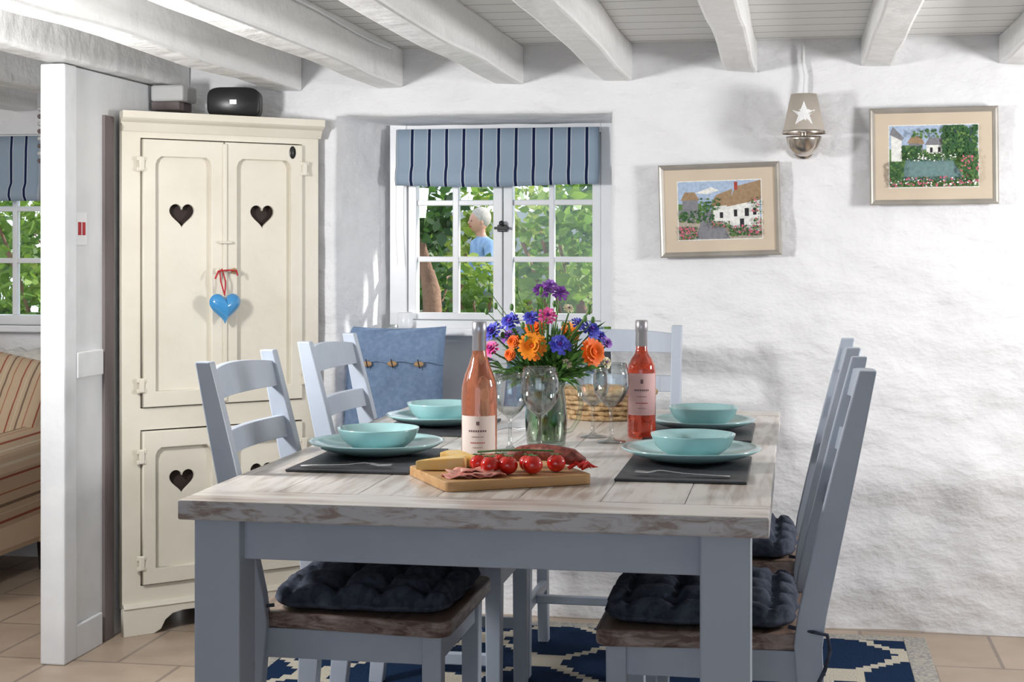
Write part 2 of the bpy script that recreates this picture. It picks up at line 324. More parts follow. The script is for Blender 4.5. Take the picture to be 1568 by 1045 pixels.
def back_wall():
    r=.018
    H=(-1.569-r,-.612+r,.55-r,1.695+r)
    def lin(a,b,cuts,step=.035):
        v=[a+i*step for i in range(int((b-a)/step)+1)]+[b]
        v=[q for q in v if all(abs(q-c)>step*.45 for c in cuts)]+list(cuts)
        return sorted(set(v))
    xs=lin(-2.14,1.9,[H[0],H[1]]); zs=lin(0,1.925,[H[2],H[3]])
    def disp(x,z):
        low=1+1.4*max(0,min(1,(1.15-z)/.6))
        return low*(.009*noise.noise(Vector((x*3,z*5,1.3)))+.006*noise.noise(Vector((x*8,z*12,7))))
    vs=[];idx={};fs=[]
    for j,z in enumerate(zs):
        for i,x in enumerate(xs):
            inside = H[0]+1e-5<x<H[1]-1e-5 and H[2]+1e-5<z<H[3]-1e-5
            if inside: continue
            idx[(i,j)]=len(vs); vs.append((x, BY+.010+disp(x,z), z))
    for j in range(len(zs)-1):
        for i in range(len(xs)-1):
            cx=(xs[i]+xs[i+1])/2; cz=(zs[j]+zs[j+1])/2
            if H[0]<cx<H[1] and H[2]<cz<H[3]: continue
            fs.append((idx[(i,j)],idx[(i+1,j)],idx[(i+1,j+1)],idx[(i,j+1)]))
    i0,i1=xs.index(H[0]),xs.index(H[1]); j0,j1=zs.index(H[2]),zs.index(H[3])
    loop=[(i,j0) for i in range(i0,i1)]+[(i1,j) for j in range(j0,j1)]+[(i,j1) for i in range(i1,i0,-1)]+[(i0,j) for j in range(j1,j0,-1)]
    prev=[idx[k] for k in loop]
    rings=[]
    for a in (22,45,67,90):
        a=math.radians(a); e=r*math.sin(a); rings.append(((H[0]+e,H[1]-e,H[2]+e,H[3]-e), r*(1-math.cos(a))))
    base=rings[-1][0]; fin=(-1.462,-.648,.55,1.685)
    for k in range(1,8):
        f=k/7; rings.append((tuple(base[q]+(fin[q]-base[q])*f for q in range(4)), r+(.43-r)*f))
    for R,dep in rings:
        cur=[]
        for (i,j) in loop:
            px=(xs[i]-H[0])/(H[1]-H[0]); pz=(zs[j]-H[2])/(H[3]-H[2])
            x=R[0]+(R[1]-R[0])*px; z=R[2]+(R[3]-R[2])*pz
            y=BY+.010+disp(xs[i],zs[j])+dep
            w=.006*noise.noise(Vector((dep*9,x*5,z*6))) if dep<.4 else 0
            cur.append(len(vs)); vs.append((x+w,y,z+(w if z>.6 else 0)))
        n=len(loop)
        for k in range(n): fs.append((prev[k],prev[(k+1)%n],cur[(k+1)%n],cur[k]))
        prev=cur
    mesh('wall_back', vs, fs, M['plaster'], smooth=True)
back_wall()

wl = empty('wall_snug')
box('wall_low', -4.6,-2.14,5.85,6.0,0,.93, M['plaster'], wl, 0)
box('wall_high', -4.6,-2.14,5.85,6.0,1.70,1.925, M['plaster'], wl, 0)
box('wall_l', -4.6,-3.75,5.85,6.0,.93,1.70, M['plaster'], wl, 0)
box('wall_r', -2.94,-2.14,5.85,6.0,.93,1.70, M['plaster'], wl, 0)

pt = empty('wall_partition')
box('end_post', -2.215,-2.137,4.335,4.42,0,1.79, M['white'], pt, .006)
box('panel', -2.205,-2.15,4.42,5.85,0,1.79, M['white'], pt, .002)
box('rail', -2.15,-2.135,4.42,4.60,.845,.925, M['white'], pt, .004)
box('skirt', -2.15,-2.138,4.42,4.60,0,.10, M['white'], pt, .004)
box('dark_strip', -2.15,-2.141,4.62,4.69,0,1.66, M['darkbrown'], pt, .002)  # dark brown strip down the panel, next to the cupboard

for i,(xr,z0) in enumerate([(-2.10,1.795),(-1.69,1.785),(-1.326,1.79),(-.911,1.795),(-.54,1.80),(-.134,1.82),(.303,1.83),(.74,1.83),(1.2,1.83),(-2.55,1.79),(-3.0,1.79),(-3.5,1.79),(-4.0,1.79)]):
    w=.098; vs=[]; fs=[]; n=34
    yend = BY+.01 if xr>-2.15 else 5.85
    for k in range(n):
        y=-1.5+(yend+1.5)*k/(n-1); o=.011*noise.noise(Vector((xr*5,y*1.8,0))); o2=.010*noise.noise(Vector((xr*5,y*2.4,5)))
        vs += [(xr-w+o,y,z0+o2),(xr+o2,y,z0+o),(xr+o2,y,1.927),(xr-w+o,y,1.927)]
    for k in range(n-1):
        for q in range(4): fs.append((4*k+q,4*k+(q+1)%4,4*k+4+(q+1)%4,4*k+4+q))
    fs += [(3,2,1,0), tuple(4*(n-1)+q for q in range(4))]
    mesh('ceiling_beam', vs, fs, M['beam'], bevel=.010)
tube('ceiling_cable', [(-1.315,y,1.900+.006*math.sin(y*5)) for y in [x*.2 for x in range(8,26)]], .004, M['white'])
tube('lamp_conduit', [(.02,5.195,1.915),(.02,5.197,1.85),(.028,5.197,1.80),(.022,5.197,1.70)], .006, M['white'])

# ------------------------------------------------------------------ main window
w1 = empty('window_1')
Y0,Y1=5.575,5.625
g=M['gloss']
def vb(n,x0,x1,z0,z1,y0=Y0,y1=Y1,par=w1,bv=.003): return box(n,x0,x1,y0,y1,z0,z1,g,par,bv)
vb('frame_left',-1.465,-1.402,.96,1.70,5.56,5.65); vb('frame_right',-.688,-.645,.96,1.70,5.56,5.65)
vb('frame_top',-1.402,-.688,1.655,1.70,5.56,5.65); vb('frame_bottom',-1.402,-.688,.945,.978,5.56,5.65)
for nm,a,b,c,d,m1,m2 in (('left',-1.400,-1.368,-1.083,-1.049,-1.2385,-1.209),('right',-1.045,-1.011,-.721,-.690,-.883,-.857)):
    vb(f'casement_{nm}_stile_1',a,b,.98,1.653); vb(f'casement_{nm}_stile_2',c,d,.98,1.653)
    vb(f'casement_{nm}_top',b,c,1.615,1.653); vb(f'casement_{nm}_bottom',b,c,.98,1.004)
    vb(f'casement_{nm}_bar_v',m1+.003,m2-.003,1.004,1.615,5.585,5.615)
    for k,z in enumerate((1.20,1.406)): vb(f'casement_{nm}_bar_h{k}',b,c,z-.010,z+.010,5.588,5.612)
    box(f'casement_{nm}_glass',b,c,5.600,5.602,1.0,1.62,M['pane'],w1,0)
box('catch_plate',-1.065,-1.03,5.56,5.575,1.30,1.325,M['black'],w1,.003)
box('catch_bar',-1.075,-1.02,5.548,5.562,1.308,1.318,M['black'],w1,.003)
sphere('catch_knob',.010,M['black'],w1,(-1.047,5.55,1.33))
sill = box('window_sill',-1.47,-.645,5.50,5.60,.925,.95,M['gloss'],None,.006)
ws = empty('window_seat')
box('seat_board',-1.52,-.66,5.22,5.60,.555,.58,M['gloss'],ws,.006)
box('back_panel',-1.465,-.65,5.585,5.63,.58,.93,M['white'],ws,.002)
jar=empty('candle_jar',(-1.40,5.535,.95)); lathe('jar',[(0,0),(.026,0),(.028,.01),(.028,.055),(.024,.058),(.024,.01),(0,.01)],M['gloss'],jar,24)
sphere('wax',.02,M['label'],jar,(0,0,.04),(1,1,.3))

def blind(name, x0,x1,y,ztop,zbot):
    e=empty(name); vs=[];fs=[]
    prof=[(0,ztop),(-.028,ztop-.003),(-.034,ztop-.06),(-.036,zbot+.075),(-.05,zbot+.05),(-.052,zbot+.02),(-.04,zbot),(-.02,zbot+.002),(-.012,zbot+.03),(0,zbot+.05)]
    n=40
    for i in range(n+1):
        x=x0+(x1-x0)*i/n
        for k,(dy,z) in enumerate(prof): vs.append((x,y+dy+.003*math.sin(x*37+k)*(k>2),z+.004*math.sin(x*8+1)*(k in(5,6,7))))
    m=len(prof)
    for i in range(n):
        for k in range(m): fs.append((i*m+k,(i+1)*m+k,(i+1)*m+(k+1)%m,i*m+(k+1)%m))
    fs.append(tuple(range(m))); fs.append(tuple(n*m+k for k in range(m)))
    mesh('fabric',vs,fs,M['blind'],e,smooth=True); 
    box('headrail',x0+.01,x1-.01,y+.0,y+.03,ztop-.03,ztop,M['gloss'],e)
    return e
blind('roman_blind',-1.425,-.69,5.53,1.672,1.463)
blind('roman_blind',-3.72,-2.96,5.82,1.69,1.425)
tube('blind_cord',[(-1.425,5.50,1.60),(-1.427,5.50,1.3),(-1.42,5.50,1.18)],.0015,g)

w2=empty('window_2')
vb('frame_left',-3.75,-3.70,.93,1.70,5.87,5.94,w2);vb('frame_right',-2.985,-2.94,.93,1.70,5.87,5.94,w2)
vb('frame_top',-3.70,-2.985,1.655,1.70,5.87,5.94,w2);vb('frame_bottom',-3.70,-2.985,.93,.97,5.87,5.94,w2)
vb('meeting_stile',-3.37,-3.31,.97,1.655,5.88,5.93,w2)
for k,x in enumerate((-3.53,-3.12)): vb(f'bar_v{k}',x-.01,x+.01,.97,1.655,5.89,5.92,w2)
for k,z in enumerate((1.19,1.40)): vb(f'bar_h{k}',-3.70,-2.985,z-.01,z+.01,5.892,5.918,w2)
box('glass',-3.70,-2.985,5.904,5.906,.97,1.655,M['pane'],w2,0)
box('sill',-3.78,-2.91,5.80,5.88,.905,.93,g,w2,.005)

# ------------------------------------------------------------------ table
tb=empty('dining_table',(-.605,3.75,0))
L,W=.925,.557
EB=.125
box('end_board_front',-W,W,-L,-L+EB,.722,.76,M['topx'],tb,.004); box('end_board_back',-W,W,L-EB,L,.722,.76,M['topx'],tb,.004)
np_=7
for k in range(np_):
    a=-W+2*W*k/np_; b=-W+2*W*(k+1)/np_
    o=box(f'plank_{k+1}',a+.0004,b-.0004,-L+EB+.0006,L-EB-.0006,.722,.7598+.0003*(k%2),M['top'],tb,.0018)
lx,rx=-(W-.062),(W-.080)
for k,(cx,y) in enumerate(((lx,-1),(rx,-1),(lx,1),(rx,1))):
    cy=y*(L-.09); box(f'leg_{k+1}',cx-.046,cx+.046,cy-.046,cy+.046,0,.722,M['greyw'],tb,.004)
for s,n in ((-1,'front'),(1,'back')):
    y=s*(L-.088); box(f'apron_{n}',lx+.04,rx-.04,y-.014,y+.014,.637,.722,M['grey'],tb,.002)
for x,n in ((lx,'left'),(rx,'right')):
    box(f'apron_{n}',x-.014,x+.014,-L+.13,L-.13,.637,.722,M['grey'],tb,.002)

# ------------------------------------------------------------------ chairs
def pad(name, hx, hy, t, z0, m, parent, tuft=4, n=52, loc=(0,0,0)):
    vs=[];fs=[]
    tp=[((i+.5)/tuft*2-1) for i in range(tuft)]
    def P(u,v):
        k=1-.10*(abs(u)**4*abs(v)**4)
        sc=1-.025*math.cos(pi*tuft*v)*abs(u)**6; sc2=1-.025*math.cos(pi*tuft*u)*abs(v)**6
        return u*hx*k*sc, v*hy*k*sc2
    for j in range(n+1):
        for i in range(n+1):
            u=-1+2*i/n; v=-1+2*j/n; x,y=P(u,v)
            e=(1-abs(u)**7)*(1-abs(v)**7); h=e**.45
            dim=0
            for a in tp:
                for b in tp:
                    d2=(u-a)**2+(v-b)**2; dim=max(dim,math.exp(-d2/.012))
            cr=0
            for a in tp: cr=max(cr,.55*math.exp(-((u-a)/.05)**2),.55*math.exp(-((v-a)/.05)**2))
            dim=max(dim,cr)
            wr=.16*noise.noise(Vector((u*5,v*5,.3)))
            vs.append((x,y,z0+t*.32+t*.68*h*(1-.92*dim+wr)))
    top=len(vs)
    for j in range(n+1):
        for i in range(n+1):
            u=-1+2*i/n; v=-1+2*j/n; x,y=P(u,v); e=(1-abs(u)**7)*(1-abs(v)**7)
            vs.append((x,y,z0+t*.32*(1-e**.5)))
    q=n+1
    for j in range(n):
        for i in range(n):
            fs.append((j*q+i,j*q+i+1,(j+1)*q+i+1,(j+1)*q+i)); fs.append((top+j*q+i,top+(j+1)*q+i,top+(j+1)*q+i+1,top+j*q+i+1))
    for i in range(n):
        fs += [(i,top+i,top+i+1,i+1),(n*q+i,n*q+i+1,top+n*q+i+1,top+n*q+i),(i*q,(i+1)*q,top+(i+1)*q,top+i*q),(i*q+n,top+i*q+n,top+(i+1)*q+n,(i+1)*q+n)]
    return mesh(name,vs,fs,m,parent,True,loc)

def chair(loc, rz, cushion=True):
    e=empty('dining_chair',loc,rz)
    xb=-.218
    def bx(z): return xb-.118*max(0,(z-.46)/.54)**1.05
    def corner(cx,cy,r,a0,a1):
        return [(cx+r*math.cos(a0+(a1-a0)*i/6),cy+r*math.sin(a0+(a1-a0)*i/6)) for i in range(7)]
    poly=[(-.235,-.20)]+corner(.172,-.205,.035,-pi/2,0)+corner(.172,.205,.035,0,pi/2)+[(-.235,.20)]
    k=len(poly); vs=[(x,y,.428) for x,y in poly]+[(x,y,.462) for x,y in poly]
    fs=[tuple(reversed(range(k))),tuple(range(k,2*k))]+[(i,(i+1)%k,k+(i+1)%k,k+i) for i in range(k)]
    mesh('seat',vs,fs,M['seatw'],e,bevel=.006)
    for s in (-1,1):
        pts=[(xb-.035,s*.205,0),(xb-.015,s*.205,.2),(xb,s*.205,.44)]+[(bx(z),s*.205,z) for z in (.5,.6,.7,.8,.9,.99)]
        sweep(f'back_post_{s}',pts,[.040,.048,.056,.056,.054,.051,.047,.041,.034],[.032]*9,M['grey'],e)
        sweep(f'front_leg_{s}',[(.165,s*.195,0),(.165,s*.195,.428)],[.036,.042],[.036,.042],M['grey'],e)
        box(f'side_rail_{s}',xb+.02,.146,s*.195-.011,s*.195+.011,.365,.428,M['grey'],e,.002)
        box(f'side_stretcher_{s}',xb-.01,.15,s*.2-.011,s*.2+.011,.17,.20,M['grey'],e,.003)
    box('front_rail',.155,.177,-.175,.175,.365,.428,M['grey'],e,.002)
    box('rear_rail',xb-.012,xb+.012,-.19,.19,.365,.428,M['grey'],e,.002)
    box('cross_stretcher',-.03,-.005,-.19,.19,.173,.197,M['grey'],e,.003)
    for kx,(z0,z1) in enumerate(((.905,.965),(.785,.835),(.665,.71))):
        vs=[];fs=[];N=12
        for i in range(N+1):
            y=-.19+.38*i/N; bow=-.022*(1-(y/.19)**2); up=.010*(1-(y/.19)**2) if kx==0 else 0
            for z,dx in ((z0,-.009),(z0,.009),(z1+up,.009),(z1+up,-.009)): vs.append((bx(z)+dx+bow,y,z))
        for i in range(N):
            for q in range(4): fs.append((4*i+q,4*i+(q+1)%4,4*i+4+(q+1)%4,4*i+4+q))
        fs += [(3,2,1,0),tuple(4*N+q for q in range(4))]
        mesh(f'slat_{kx+1}',vs,fs,M['grey'],e,bevel=.002)
    if cushion:
        pad('cushion',.197,.210,.066,.462,M['navy'],e,loc=(.0,0,0))
        for s in (-1,1): tube(f'tie_{s}',[(-.18,s*.20,.475),(-.255,s*.235,.47),(-.26,s*.24,.44),(-.25,s*.235,.40),(-.235,s*.24,.37)],.004,M['navy'],e)
    return e
chair((-.910,3.38,.008),0); chair((-.922,4.11,.008),0)
chair((-.196,3.38,.008),pi); chair((-.198,4.11,.008),pi)
chair((-.575,4.60,.008),-pi/2)

rg=empty('area_rug',(-.6,4.05,0))
box('field',-.93,.93,-1.0,1.0,.0,.008,M['rug'],rg,.002)
for n,a in (('left',(-1.0,-.93,-1.06,1.06)),('right',(.93,1.0,-1.06,1.06)),('front',(-.93,.93,-1.06,-1.0)),('back',(-.93,.93,1.0,1.06))): box('border_'+n,*a,.0,.008,M['rugedge'],rg,.002)

# ------------------------------------------------------------------ corner cupboard
cb=empty('corner_cupboard',(-2.118,4.695,0),math.radians(43.9))
Wc=.695; cr=M['cream']
vs=[(.012,.03),(Wc-.012,.03),(.345,.345)]
mesh('carcass',[(x,y,.07) for x,y in vs]+[(x,y,1.66) for x,y in vs],[(2,1,0),(3,4,5),(0,1,4,3),(1,2,5,4),(2,0,3,5)],M['darkwood_hollow'],cb)  # solid block; dark colour stands in for the shaded hollow behind the hearts
vs=[(0,.022),(Wc,.022),(.345,.352)]
mesh('cap',[(x,y,1.655) for x,y in vs]+[(x,y,1.672) for x,y in vs],[(2,1,0),(3,4,5),(0,1,4,3),(1,2,5,4),(2,0,3,5)],cr,cb)
flat('face_frame',rect(0,Wc,.085,1.66),[rect(.062,Wc-.062,.155,.655),rect(.062,Wc-.062,.725,1.595)],.022,cr,cb,(0,.011,0))
mid=.345
for nm,x0,x1,z0,z1,hz in (('upper_left',.066,mid-.003,.729,1.591,1.352),('upper_right',mid+.003,Wc-.066,.729,1.591,1.352),('lower_left',.066,mid-.003,.159,.651,.485),('lower_right',mid+.003,Wc-.066,.159,.651,.485)):
    c=(x0+x1)/2
    flat(nm+'_door_panel',rect(x0+.03,x1-.03,z0+.035,z1-.04),[heart(c,hz,.086)],.008,cr,cb,(0,.010,0))
    a0,a1,b0,b1=x0+.042,x1-.042,z0+.05,z1-.055; r=.016
    inner=[(a0,b0),(a1,b0),(a1,b1-r*1.6),(a1-r*.4,b1-r*.6),(a1-r*1.2,b1),(a0+r*1.2,b1),(a0+r*.4,b1-r*.6),(a0,b1-r*1.6)]
    flat(nm+'_door_frame',rect(x0,x1,z0,z1),[inner],.020,cr,cb,(0,-.002,0),bevel=.003)
    hx0=x0-.006 if 'left' in nm else x1+.006
    for hz2 in (z0+.07,z1-.08):
        box(nm+'_hinge',hx0-.009,hx0+.009,-.022,-.010,hz2-.022,hz2+.022,cr,cb,.003)
        for q in (-.017,.017): box(nm+'_hinge_leaf',hx0-.016,hx0+.016,-.018,-.010,hz2+q-.007,hz2+q+.007,cr,cb,.002)
box('astragal',mid-.007,mid+.007,-.022,-.010,.735,1.585,cr,cb,.003)
for s in (-1,1):
    sphere('knob',.010,M['toggle'] if s>0 else cr,cb,(mid+s*.028,-.026,1.165))
box('latch',mid-.022,mid+.022,-.030,-.016,1.255,1.264,cr,cb,.003)
lathe('keyhole',[(0,0),(.012,0),(.012,.004),(0,.004)],M['black'],cb,20,(Wc-.104,-.012,1.565),(pi/2,0,0)).scale=(1,1.8,1)
pl=[(0,0),(.10,0),(.125,.012),(.14,.04),(.165,.058),(.20,.064),(Wc-.20,.064),(Wc-.165,.058),(Wc-.14,.04),(Wc-.125,.012),(Wc-.10,0),(Wc,0),(Wc,.10),(0,.10)]
flat('plinth',pl,[],.022,cr,cb,(0,-.004,0),bevel=.002)
mesh('plinth_mould',[(0,-.022,.088),(Wc,-.022,.088),(Wc,0,.088),(0,0,.088),(0,-.014,.104),(Wc,-.014,.104),(Wc,0,.104),(0,0,.104)],BF,cr,cb,bevel=.002)
prof=[(0.02,1.615),(-.012,1.615),(-.018,1.628),(-.024,1.642),(-.038,1.650),(-.044,1.656),(-.044,1.678),(.02,1.678)]
k=len(prof); vs=[(-.0,y,z) for y,z in prof]+[(Wc+.004,y,z) for y,z in prof]
vs=[(x-(.012 if i<k and y<-.02 else 0),y,z) for i,(x,y,z) in enumerate(vs)]
mesh('cornice',vs,[tuple(range(k)),tuple(range(k,2*k))]+[(i,(i+1)%k,k+(i+1)%k,k+i) for i in range(k)],cr,cb)
hh=empty('hanging_heart_ornament',(-2.118,4.695,0),math.radians(43.9))
hv=heart(0,0,.110,48); vs=[];fs=[];n=48;rings=[(0,.024),(.35,.022),(.65,.017),(.88,.009),(1,0)]
for s in (1,-1):
    for f,h in rings: vs += [(x*f,-h*s,y*f) for x,y in hv]
for s in range(2):
    for k in range(4):
        b=s*5*n+k*n
        for i in range(n): fs.append((b+i,b+(i+1)%n,b+n+(i+1)%n,b+n+i))
mx_=mid-.014
mesh('heart',vs,fs,M['heartblue'],hh,True,(mx_,-.050,1.050))
tube('ribbon_1',[(mx_,-.048,1.085),(mx_-.012,-.044,1.13),(mid-.028,-.040,1.165),(mid-.02,-.040,1.172),(mx_+.004,-.046,1.13),(mx_,-.048,1.09)],.0025,M['red'],hh)
tube('ribbon_2',[(mid-.045,-.042,1.14),(mid-.034,-.042,1.165),(mid,-.042,1.168),(mid+.03,-.042,1.166),(mid+.034,-.042,1.15)],.003,M['red'],hh)
sp=empty('speaker',(-1.870,5.05,1.678),math.radians(12))
vs=[];fs=[];n=32
for y,s in ((-.045,.94),(-.04,1),(.04,1),(.045,.94)):
    for i in range(n):
        a=2*pi*i/n; cx,cz=math.cos(a),math.sin(a)
        vs.append((.088*s*math.copysign(abs(cx)**.45,cx), y, .052+.052*s*math.copysign(abs(cz)**.5,cz)))
for k in range(3):
    for i in range(n): fs.append((k*n+i,k*n+(i+1)%n,(k+1)*n+(i+1)%n,(k+1)*n+i))
fs += [tuple(range(n)),tuple(3*n+i for i in range(n))]
mesh('body',vs,fs,M['black'],sp,True)
box('badge',-.012,.012,-.0475,-.045,.045,.062,M['metal'],sp,.001)
gp=mat('grey_plastic',(.50,.50,.50),rough=.5)
jb=empty('junction_box',(-2.095,5.0,1.705))
box('case',-.045,.07,-.03,.10,.03,.085,gp,jb,.008); box('case_base',-.045,.055,-.025,.09,0,.03,M['darkbrown'],jb,.004)
sg=empty('notice_sign',(-2.1495,4.47,1.30)); box('card',-.0,.003,-.035,.035,-.05,.05,M['gloss'],sg,.001)
box('mark_1',.0025,.0045,-.025,-.004,-.02,.02,M['red'],sg,.001); box('mark_2',.0025,.0045,.004,.024,-.02,.02,M['red'],sg,.001)

# ------------------------------------------------------------------ pillows
def pillow(name, w, h, t, loc, rot, m, toggles=True):
    e=empty(name,loc,rot=rot); vs=[];fs=[];n=30
    for s in (1,-1):
        for j in range(n+1):
            for i in range(n+1):
                u=-1+2*i/n; v=-1+2*j/n
                px=u*(1-.045*(1-v*v)); pv=v*(1-.045*(1-u*u))
                th=t/2*((1-u**2)*(1-v**2))**.45
                th+=(.016*noise.noise(Vector((u*2.2,v*2.6,s)))+.008*noise.noise(Vector((u*6,v*6,s))))*(1-u*u)*(1-v*v)
                vs.append((px*w/2,-s*th,pv*h/2))
    q=n+1;o=q*q
    for j in range(n):
        for i in range(n):
            fs.append((j*q+i,j*q+i+1,(j+1)*q+i+1,(j+1)*q+i)); fs.append((o+j*q+i,o+(j+1)*q+i,o+(j+1)*q+i+1,o+j*q+i+1))
    mesh('pillow_body',vs,fs,m,e,True)
    if toggles:
        pts=[]
        for i in range(25):
            u=-.96+1.92*i/24; pts.append((u*w/2,-(t/2*((1-u*u)*(1-.09))**.45)-.004,h*.15+.003*math.sin(i)))
        tube('flap_seam',pts,.003,m,e)
        for k,u in enumerate((-.5,0,.52)):
            y=-(t/2*((1-u*u)*.93)**.45)-.011
            sphere(f'toggle_{k}',.014,M['toggle'],e,(u*w/2,y,h*.13),(1.25,.4,.7),16)
            tube(f'loop_{k}',[(u*w/2-.004,y-.002,h*.17),(u*w/2,y-.006,h*.13),(u*w/2+.004,y-.002,h*.09)],.002,M['darkwood_hollow'],e)
    return e
pillow('scatter_cushion',.355,.39,.13,(-1.385,5.325,.775),(math.radians(-12),0,math.radians(6)),M['denim'])
pillow('scatter_cushion',.36,.39,.12,(-.845,5.42,.775),(math.radians(-12),0,math.radians(-12)),M['denim'],False)

# ------------------------------------------------------------------ armchair (snug)
ac=empty('striped_armchair',(-3.16,5.3,0))
S=M['sofa']
box('base',-.34,.34,-.36,.38,.12,.32,S,ac,.03)
box('seat_cushion',-.29,.29,-.40,.22,.32,.46,S,ac,.045)
for s in (-1,1):
    prof=[(.27,.10),(.30,.10),(.34,.22),(.40,.36),(.445,.45),(.46,.52),(.43,.565),(.38,.575),(.33,.56),(.29,.50)]
    k=len(prof); vs=[(s*x,-.42,z) for x,z in prof]+[(s*x,.36,z+.02) for x,z in prof]
    mesh(f'arm_{s}',vs,[tuple(range(k)),tuple(range(k,2*k))]+[(i,(i+1)%k,k+(i+1)%k,k+i) for i in range(k)],S,ac,False,bevel=.012)
vs=[];fs=[];n=20
for y in (.20,.42):
    for i in range(n+1):
        x=-.40+.80*i/n; vs.append((x,y+.02,.12)); vs.append((x,y+.05,.72+.08*(1-(x/.4)**4)))
o=2*(n+1)
for i in range(n):
    fs += [(2*i,2*i+2,2*i+3,2*i+1),(o+2*i,o+2*i+1,o+2*i+3,o+2*i+2),(2*i+1,2*i+3,o+2*i+3,o+2*i+1),(2*i,o+2*i,o+2*i+2,2*i+2)]
fs += [(0,1,o+1,o),(2*n,o+2*n,o+2*n+1,2*n+1)]
mesh('back',vs,fs,S,ac,bevel=.03)
pillow('striped_cushion',.42,.40,.15,(-2.93,5.36,.67),(math.radians(-18),math.radians(14),math.radians(10)),S,False)
for k,(x,y) in enumerate(((-.28,-.32),(.28,-.32),(-.30,.34),(.30,.34))): sweep(f'foot_{k}',[(x,y,0),(x,y,.13)],[.035,.05],[.035,.05],M['darkwood_hollow'],ac)
vs=[];fs=[];n=14
for i in range(n+1):
    x=.02+.40*i/n
    for k,(y,z) in enumerate(((.165,.62),(.19,.74),(.24,.835),(.35,.85),(.49,.80),(.50,.55))):
        vs.append((x,y+.006*math.sin(i*1.7+k),z-.06*(max(0,x-.3)/.12)**2+.008*math.sin(i*2.1+k*.7)))
for i in range(n):
    for k in range(5): fs.append((i*6+k,i*6+k+1,(i+1)*6+k+1,(i+1)*6+k))
tb_=mesh('throw',vs,fs,M['throw'],ac,True); sm=tb_.modifiers.new('s','SOLIDIFY'); sm.thickness=.012
ln=empty('hanging_lantern',(-2.60,5.12,1.54))
for k in range(8): lathe(f'ring_{k}',[(.0,k*.026),(.020,k*.026),(.024,k*.026+.008),(.020,k*.026+.014),(0,k*.026+.014)],gp if k%2 else M['darkbrown'],ln,16)
tube('cord',[(0,0,.2),(0,0,.38)],.003,M['black'],ln)

# ------------------------------------------------------------------ table ware
TZ=.76
for x,y in ((-.945,3.42),(-.235,3.41),(-.945,4.09),(-.245,4.10)):
    box('slate_placemat',x-.135,x+.135,y-.20,y+.20,TZ+.0003,TZ+.006,M['slate'],None,.002)
def plate(x,y,z,s):
    e=empty('dinner_plate',(x,y,z)); p=[(0,0),(.07,0),(.085,.003),(.125,.013),(.148,.022),(.1595,.030),(.1605,.0325),(.158,.0332),(.146,.0262),(.12,.0165),(.09,.009),(.0,.006)]
    lathe('plate_body',[(a*s,b*s) for a,b in p],M['teal'],e,64)
def bowl(x,y,z,s=1):
    e=empty('cereal_bowl',(x,y,z)); p=[(0,0),(.045,0),(.047,.003),(.062,.008),(.082,.024),(.0935,.049),(.0945,.0525),(.0925,.0525),(.079,.028),(.055,.013),(0,.009)]
    lathe('bowl_body',[(a*s,b*s) for a,b in p],M['teal'],e,64)
for x,y,s in ((-.953,3.50,.97),(-.232,3.51,.97),(-.945,4.11,.90),(-.245,4.13,.87)):
    plate(x,y,TZ+.006,s); bowl(x+.004,y,TZ+.0145,.97 if s<.95 else 1)
def fork(x,y,z,rz):
    e=empty('fork',(x,y,z),rz); m=M['metal']
    pts=[(-.10,0,.003),(-.06,0,.004),(0,0,.006),(.04,0,.010),(.055,0,.009)]
    wd=[.008,.0065,.003,.003,.010]; vs=[];fs=[]
    for (a,b,c),w in zip(pts,wd): vs += [(a,-w,c),(a,w,c),(a,w,c+.0022),(a,-w,c+.0022)]
    for i in range(4):
        for q in range(4): fs.append((4*i+q,4*i+(q+1)%4,4*i+4+(q+1)%4,4*i+4+q))
    fs += [(3,2,1,0),(16,17,18,19)]
    mesh('handle',vs,fs,m,e,True)
    for k in range(4):
        yy=-.009+.006*k; tube(f'tine_{k}',[(.052,yy,.010),(.07,yy,.006),(.098,yy*1.05,.007)],.0014,m,e)
fork(-.955,3.262,TZ+.006,.10); fork(-.235,3.262,TZ+.006,pi-.08); fork(-.77,3.98,TZ+.001,.9)

bd=empty('chopping_board',(-.6085,3.193,TZ),math.radians(30.9))
def rr(x0,x1,y0,y1,r,n=6):
    o=[]
    for cx,cy,a in ((x1-r,y0+r,-pi/2),(x1-r,y1-r,0),(x0+r,y1-r,pi/2),(x0+r,y0+r,pi)):
        o += [(cx+r*math.cos(a+pi/2*i/n),cy+r*math.sin(a+pi/2*i/n)) for i in range(n+1)]
    return o
flat('board',rr(-.157,.157,-.13,.13,.018),[],.016,M['board'],bd,(0,0,.0105),.002,(0,0,0))
BZ=TZ+.0215
def brd(lx,ly):
    a=math.radians(30.9); return (-.6085+lx*math.cos(a)-ly*math.sin(a), 3.193+lx*math.sin(a)+ly*math.cos(a))
def cheese(lx,ly,s,rz):
    x,y=brd(lx,ly); e=empty('cheese_wedge',(x,y,BZ),rz)
    pts=[(-.055*s,0),(.03*s,-.025*s),(.04*s,-.0),(.03*s,.025*s)]; h=.024*s
    mesh('wedge',[(a,b,0) for a,b in pts]+[(a,b,h*(1 if i else .75)) for i,(a,b) in enumerate(pts)],[(3,2,1,0),(4,5,6,7)]+[(i,(i+1)%4,4+(i+1)%4,4+i) for i in range(4)],M['cheese'],e,bevel=.003)
cheese(-.105,.035,1.15,.4); cheese(-.055,.075,1.2,2.6)
hm=empty('ham_slices',(0,0,0))
